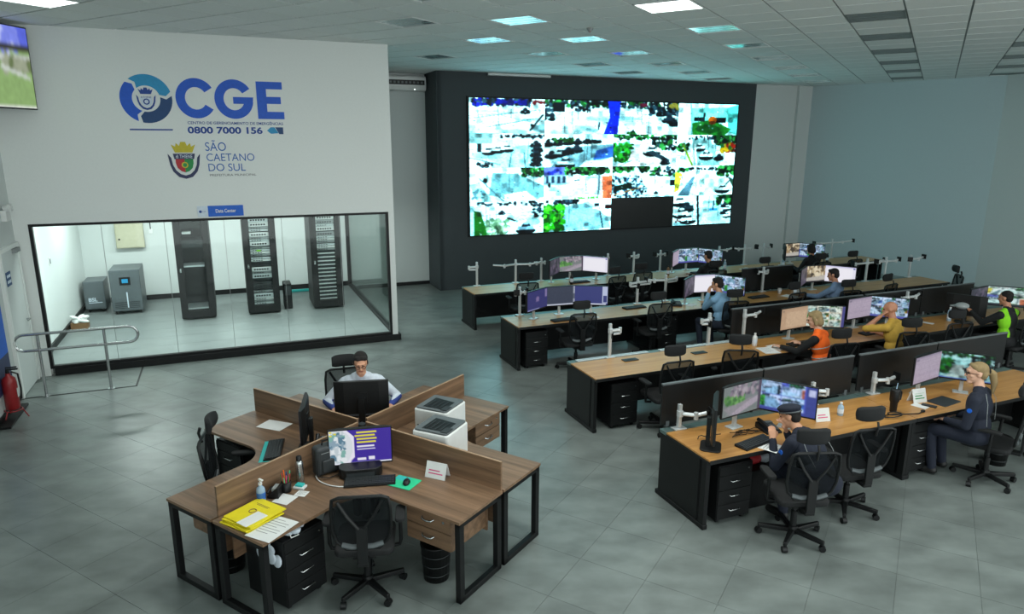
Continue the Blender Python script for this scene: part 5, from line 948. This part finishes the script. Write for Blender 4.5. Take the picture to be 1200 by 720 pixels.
# ------------------------------------------------------------------ four-person desk island (I frame)
AL, DP = 1.65, .62
def l_desk(label, sx, sy):
    """quadrant desk: arms along the x and y partitions, rounded inner corner"""
    t = thing('corner_desk', label, 'desk', 'I', (0, 0, 0), 0, 'walnut corner desks of the island')
    g = .012; r = .30
    pts = [(g, g), (AL, g), (AL, DP), (DP + r, DP)] + [(DP + r - r * math.sin(R(a)), DP + r - r * math.cos(R(a))) for a in range(10, 90, 10)] + [(DP, DP + r), (DP, AL), (g, AL)]
    pts = [(x * sx, y * sy) for x, y in pts]
    if sx * sy < 0: pts = pts[::-1]
    MB().prism(pts, .715, .738).build('top', 'walnut_x', t); 
    def fac(o): return o
    ins = [(x * sx, y * sy) for x, y in [(g + .002, g + .002), (AL - .002, g + .002), (AL - .002, DP - .002), (DP + r, DP - .002)]]
    def bx(name, m_, x0, x1, y0, y1, z0, z1, parent=t, bevel=0.0):
        xa, xb = sorted((x0 * sx, x1 * sx)); ya, yb = sorted((y0 * sy, y1 * sy)); return box(name, m_, parent, xa, xb, ya, yb, z0, z1, bevel=bevel)
    # loop legs at both arm ends
    for k in (0, 1):
        mb = MB()
        for a0, a1, z0, z1 in ((g + .01, g + .07, 0, .712), (DP - .07, DP - .01, 0, .712), (g + .01, DP - .01, 0, .05), (g + .01, DP - .01, .672, .712)):
            xa, xb, ya, yb = (AL - .055, AL - .005, a0, a1) if k == 0 else (a0, a1, AL - .055, AL - .005)
            x0, x1 = sorted((xa * sx, xb * sx)); y0, y1 = sorted((ya * sy, yb * sy)); mb.box(x0, x1, y0, y1, z0, z1)
        mb.build('loop_leg', 'black', t, bevel=.003, seg=1)
    bx('corner_post', 'black', .03, .09, .03, .09, 0, .713)
    bx('modesty_panel', 'walnut_x', .12, AL - .12, .06, .078, .36, .714); bx('modesty_panel', 'walnut_y', .06, .078, .12, AL - .12, .36, .714)
    return t
l_desk('walnut corner desk facing the camera with the yellow folders', 1, -1)
l_desk('walnut corner desk on the left side of the island', -1, -1)
l_desk('walnut corner desk of the man with glasses', -1, 1)
l_desk('walnut corner desk on the right carrying the printers', 1, 1)
for lb, bxs, m_ in (('walnut partition running from island centre to the left', (-AL + .02, -.06, -.011, .011), 'walnut_x'), ('walnut partition running from island centre to the right', (.06, AL - .02, -.011, .011), 'walnut_x'), ('walnut partition running towards the yellow folders', (-.011, .011, -AL + .06, -.06), 'walnut_y'), ('walnut partition running back behind the printers', (-.011, .011, .06, AL - .02), 'walnut_y')):
    t = thing('desk_partition', lb, 'partition', 'I', (0, 0, 0), 0, 'walnut partitions of the island')
    x0, x1, y0, y1 = bxs; box('panel', m_, t, x0, x1, y0, y1, .70, .998); box('edge_band', 'walnut_edge', t, x0, x1, y0, y1, .998, 1.001)
    for q in (.25, .75):
        xc, yc = (x0 + (x1 - x0) * q, 0) if m_ == 'walnut_x' else (0, y0 + (y1 - y0) * q); box('bracket', 'black', t, xc - .02, xc + .02, yc - .02, yc + .02, .69, .72)
t = thing('cable_post', 'black cable post at the island centre', 'cable post', 'I', (0, 0, 0)); box('post', 'black', t, -.03, .03, -.03, .03, 0, .95); box('cap', 'dark_grey', t, -.034, .034, -.034, .034, .95, .965)

def wood_drawers(label, x, y, rot):
    t = thing('drawer_unit', label, 'drawer unit', 'I', (x, y, .40), rot, 'hanging walnut drawer units')
    box('case', 'walnut_x', t, -.23, .23, .016, .50, 0, .31)
    for k in range(2):
        o = box('drawer', 'walnut_x', t, -.228, .228, 0, .016, .006 + .153 * k, .152 + .153 * k, bevel=.001); z = .09 + .153 * k
        MB().tube([(-.06, 0, z), (-.045, -.024, z - .008), (0, -.030, z - .012), (.045, -.024, z - .008), (.06, 0, z)], .007, 6).build('handle', 'chrome', o)
    MB().cyl((.16, -.004, .25), (.16, .002, .25), .012).build('lock', 'chrome', t)
    return t
wood_drawers('hanging walnut drawers under the desk facing the camera', 1.29, -.57, 0)
wood_drawers('hanging walnut drawers under the printers desk', .58, 1.30, 90)
wood_drawers('hanging walnut drawers under the left front arm', -.57, -1.24, -90)
o = place(ped0, 'black drawer unit with plastic bags under the yellow folders', 'I', (.58, -1.24, 0), 90); o['group'] = 'black drawer units'
o = place(ped0, 'black drawer unit under the left island desk', 'I', (-1.38, -.55, 0), 0); o['group'] = 'black drawer units'
t = thing('plastic_bags', 'crumpled white plastic bags on the black drawer unit under the yellow folders', 'plastic bag', 'I', (.40, -1.34, .62)); mb = MB()
for k in range(12): mb.ell((random.uniform(-.06, .15), random.uniform(-.08, .10), .035 + random.uniform(-.005, .012)), (.08, .05, .032), Euler((random.uniform(-.2, .2), random.uniform(-.2, .2), random.uniform(0, 3))).to_matrix(), 9, 6)
for k in range(12): mb.ell((random.uniform(-.06, .13), -.125 - random.uniform(0, .02), .02 - random.uniform(0, .2)), (.055, .018, .05), Euler((random.uniform(-.2, .2), random.uniform(-.7, .7), random.uniform(-.3, .3))).to_matrix(), 9, 6)
mb.build('bag', 'shirt_white', t); MB().tube([(.14, -.02, .05), (.19, -.03, .02), (.2, .03, .02), (.14, .04, .05)], .006, 6).build('bag_handle', 'paper', t)
MBg = thing('plastic_bags', 'striped blue and white bag on the left black drawer unit', 'plastic bag', 'I', (-1.45, -.38, .62)); MB().ell((0, 0, .045), (.11, .09, .045)).build('bag', 'pale_blue', MBg); MB().ell((.03, -.02, .05), (.09, .03, .042)).build('bag_stripe', 'text_blue', MBg)
waste_bin('black waste bin with a white liner under the left front arm', 'I', -.34, -1.30, True); waste_bin('black waste bin under the hanging drawers', 'I', 1.24, -.42)
for x, y, a, lb in ((.87, -.86, 40, 'empty black mesh chair at the desk facing the camera'), (-.74, -.86, -45, 'empty black chair at the left island desk seen from the side'), (-1.08, .84, -128, 'black mesh chair with headrest behind the man with glasses')): place(chair0, lb, 'I', (x, y, 0), a)
for o in list(bpy.data.objects):                                   # this one chair has no headrest
    if o.parent and o.parent.get('label') == 'empty black mesh chair at the desk facing the camera' and o.name.startswith('headrest'): bpy.data.objects.remove(o)
# monitors of the island
monitor('monitor with a purple poster on the desk facing the camera', 'I', .38, -.40, 45, 'poster', w=.56, h=.35, zt=1.15, post='desk', group='monitors on the island')
monitor('black monitor on the left island desk seen edge-on', 'I', -.42, -.36, -47, 'dark', w=.52, h=.34, zt=1.22, post='desk', group='monitors on the island')
monitor('black monitor seen from behind before the man with glasses', 'I', -.40, .40, 222, 'white', w=.56, h=.36, zt=1.215, post='desk', group='monitors on the island')
t = thing('monitor_riser', 'black monitor riser below the purple poster monitor', 'monitor riser', 'I', (.42, -.45, .74), 45); MB().prism(rbox(.19, .10, .09), 0, .09).build('shelf', 'black_satin', t, bevel=.006); box('slot', 'dark_grey', t, -.12, .12, -.102, -.098, .02, .06)
keyboard('black keyboard on the desk facing the camera', 'I', .60, -.52, 42); keyboard('black keyboard on the left island desk', 'I', -.62, -.56, -45); keyboard('black keyboard before the man with glasses', 'I', -.55, .56, 225)
t = thing('mouse_mat', 'green mouse mat on the desk facing the camera', 'mouse mat', 'I', (.85, -.36, .74), 8); MB().prism(rbox(.12, .10, .008), 0, .003).build('mat', 'signal_green', t); box('mat_print', 'cyan', t, -.115, .02, .02, .095, .003, .0035); mouse('black mouse on the green mouse mat', 'I', .88, -.36, 30, z=.743)
t = thing('mouse_mat', 'teal mouse mat under the left island keyboard', 'mouse mat', 'I', (-.645, -.585, .7385), -45); MB().prism(rbox(.235, .082, .01), 0, .0012).build('mat', 'cyan', t); box('stitched_edge', 'dark_grey', t, -.22, .22, -.081, -.078, .0012, .0018)
t = tent_sign('white desk calendar with pink print leaning by the partition', 'I', 1.02, -.11, 10, .20, .13)
# folders, papers and small things along the front partition
t = thing('folder_stack', 'stack of yellow card folders on the desk corner', 'folder', 'I', (.24, -1.45, .74), 0)
for k in range(4):
    fo = MB().box(-.16, .16, -.17, .17, .001 + .011 * k, .009 + .011 * k).build('folder', 'yellow', t, rot=R([4, -3, 6, 1][k])); fo.location = (.01 * (k % 2), .01 * k - .01, 0)
MB().tube([(.028 * math.cos(a) - .02, .028 * math.sin(a) + .02, .043) for a in [2 * math.pi * k / 16 for k in range(16)]], .004, 5, closed=True).build('seal', 'brown', t); MB().box(-.10, .06, .118, .122, .043, .0436).box(-.08, .05, .104, .108, .043, .0436).build('print_lines', 'brown', t)
box('white_slip', 'paper', t, .02, .14, -.16, .04, .042, .0435)
sheet('printed sheet with green highlight at the desk corner', 'I', .50, -1.47, 8, .24, .32, n=2); sheet('white notes beside the hand gel bottle', 'I', .22, -1.12, 12, .15, .15, marks=False); sheet('white card with pink print by the pen cup', 'I', .26, -.98, 20, .10, .09); sheet('blank white sheet on the left island desk', 'I', -1.12, -.16, 12, .30, .21, marks=False)
bottle('pump bottle of clear hand gel by the partition', 'I', .09, -1.25, .17, .036, 'clear', 'white', pump=True)
t = thing('desk_phone', 'small black phone and stand by the hand gel', 'telephone', 'I', (.10, -1.12, .74), -60, 'desk telephones'); MB().prism([(-.05, 0), (.05, 0), (.05, .09), (.03, .09), (-.05, .02)], -.06, .06, 'yz').build('body', 'black_satin', t, bevel=.004, seg=1); box('display', 'steel', t, -.045, .045, -.01, .03, .058, .085); MB().tube([(-.05, -.045, .045), (0, -.04, .06), (.05, -.045, .045)], .012, 8).build('handset', 'black_satin', t)
t = thing('pen_cup', 'dark pen cup full of coloured pens', 'pen cup', 'I', (.12, -1.02, .74)); MB().lathe([(.038, 0), (.04, .004), (.042, .09), (.038, .09), (.035, .008)], n=16).build('cup', 'black_satin', t)
for k in range(11): a = R(33 * k); m_ = ['green', 'red', 'signal_green', 'pink', 'navy', 'orange', 'lime'][k % 7]; MB().cyl((.015 * math.cos(a), .015 * math.sin(a), .02), (.038 * math.cos(a), .038 * math.sin(a), .14 + .02 * (k % 3)), .0045, n=6).build('pen', m_, t)
t = thing('note_holder', 'cyan and white note holder beside the steel flask', 'note holder', 'I', (.17, -.92, .74), 20); box('base', 'white', t, -.05, .05, -.035, .035, 0, .02, bevel=.004); box('notes', 'cyan', t, -.035, .03, -.02, .03, .02, .035)
t = thing('steel_flask', 'brushed steel flask by the partition', 'flask', 'I', (.08, -.84, .74)); MB().lathe([(.032, 0), (.034, .004), (.034, .17), (.028, .195), (.022, .2)], n=18).build('body', 'chrome', t); MB().lathe([(.024, .2), (.024, .235), (.018, .24)], n=16).build('lid', 'black_satin', t)
t = thing('shoulder_bag', 'dark grey shoulder bag leaning on the front partition', 'bag', 'I', (.14, -.56, .74), 76); MB().prism(rbox(.145, .06, .04), .0, .27).build('body', 'dark_grey', t, bevel=.03, seg=3); MB().prism([(-.10, .03), (.10, .03), (.10, .15), (-.10, .15)], -.078, -.055, 'xz').build('pocket', 'dark_grey', t, bevel=.012, seg=2); MB().tube([(-.06, 0, .265), (-.055, 0, .305), (.055, 0, .305), (.06, 0, .265)], .009, 6).build('handle', 'black_soft', t); box('zip', 'steel', t, -.10, .10, -.0615, -.058, .21, .215)
MB().tube([(-.12, -.03, .2), (-.16, -.10, .03), (-.08, -.14, .012), (.06, -.13, .012), (.14, -.06, .03)], .008, 6, flat=.5).build('strap', 'black_soft', t)
t = thing('white_cable', 'white charging cable looped on the desk facing the camera', 'cable', 'I', (.30, -.62, .745)); MB().tube([(.22 * math.cos(R(a)) , .14 * math.sin(R(a)), .0) for a in range(40, 330, 15)], .005, 6).build('cable', 'paper', t); MB().cyl((.169, .09, 0), (.20, .10, 0), .008).build('plug', 'white', t)
# left island desk: phone-like gear and cables
t = thing('desk_phone', 'black telephone behind the edge-on monitor on the left island desk', 'telephone', 'I', (-.22, -.30, .74), 40, 'desk telephones'); MB().prism([(-.09, 0), (.09, 0), (.09, .12), (.05, .12), (-.09, .03)], -.08, .08, 'yz').build('body', 'black_satin', t, bevel=.006, seg=1); MB().tube([(-.06, -.07, .06), (-.06, .07, .14)], .02, 8).build('handset', 'black_satin', t); box('display', 'mid_grey', t, -.02, .06, .02, .06, .115, .128)
t = thing('cable_bundle', 'grey tangled cables beside the left partition', 'cables', 'I', (-.33, -.10, .745)); MB().tube([(.10 * math.sin(2.3 * k), .05 * math.cos(1.9 * k), .006 + .006 * (k % 3)) for k in range(20)], .004, 5).build('cable', 'steel', t); MB().tube([(.10, .0, .01), (.18, .0, .02), (.22, -.05, .01)], .005, 5).build('cable', 'black_satin', t)
def printer(label, x, y, rot):
    t = thing('printer', label, 'printer', 'I', (x, y, .74), rot, 'white laser printers')
    MB().prism(rbox(.19, .20, .03), 0, .30).build('body', 'white', t, bevel=.012, seg=2)
    MB().prism([(a, b) for a, b in rbox(.175, .185, .025)], .30, .318).build('lid', 'mid_grey', t, bevel=.004)
    MB().prism([(-.11, -.15), (.13, -.15), (.13, .07), (-.11, .11)], .3182, .3195).build('output_tray', 'black_satin', t)
    for k in range(4): box('tray_rib', 'dark_grey', t, -.08 + .05 * k, -.07 + .05 * k, -.14, .05, .3195, .324)
    box('paper_tray', 'white', t, -.17, .17, -.206, -.19, .02, .11, bevel=.004); box('front_slot', 'dark_grey', t, -.15, .15, -.202, -.198, .13, .14); box('control_panel', 'dark_grey', t, .10, .17, -.17, -.06, .318, .326)
    MB().tube([(-.19, .1, .2), (-.24, .1, .19), (-.25, .1, .05), (-.23, .06, .006), (-.2, .0, .006)], .007, 6).build('cable', 'paper', t)
    return t
printer('white laser printer with dark lid, the one nearer the back', .44, .66, 8); printer('white laser printer with dark lid, the one nearer the camera', .78, .24, 8)
person('young man with glasses and white shirt over blue sleeves at the island', 'I', -.84, .84, -135, dict(shirt='shirt_white', sleeve='shirt_white', trousers='jean', skin='skin', blue_sleeve='sleeve_blue'), lean=12, seat=.03, head=(0, 12), elbow_out=1.1, hands=((-.30, .33, .80), (.30, .33, .80)), vox=.007, hair='short', extras=('glasses',), over=lambda c, idx, tags: np.where((idx == tags.index('sleeve')) & (c[:, 2] < .84), tags.index('blue_sleeve'), idx) if 'blue_sleeve' in tags else idx)
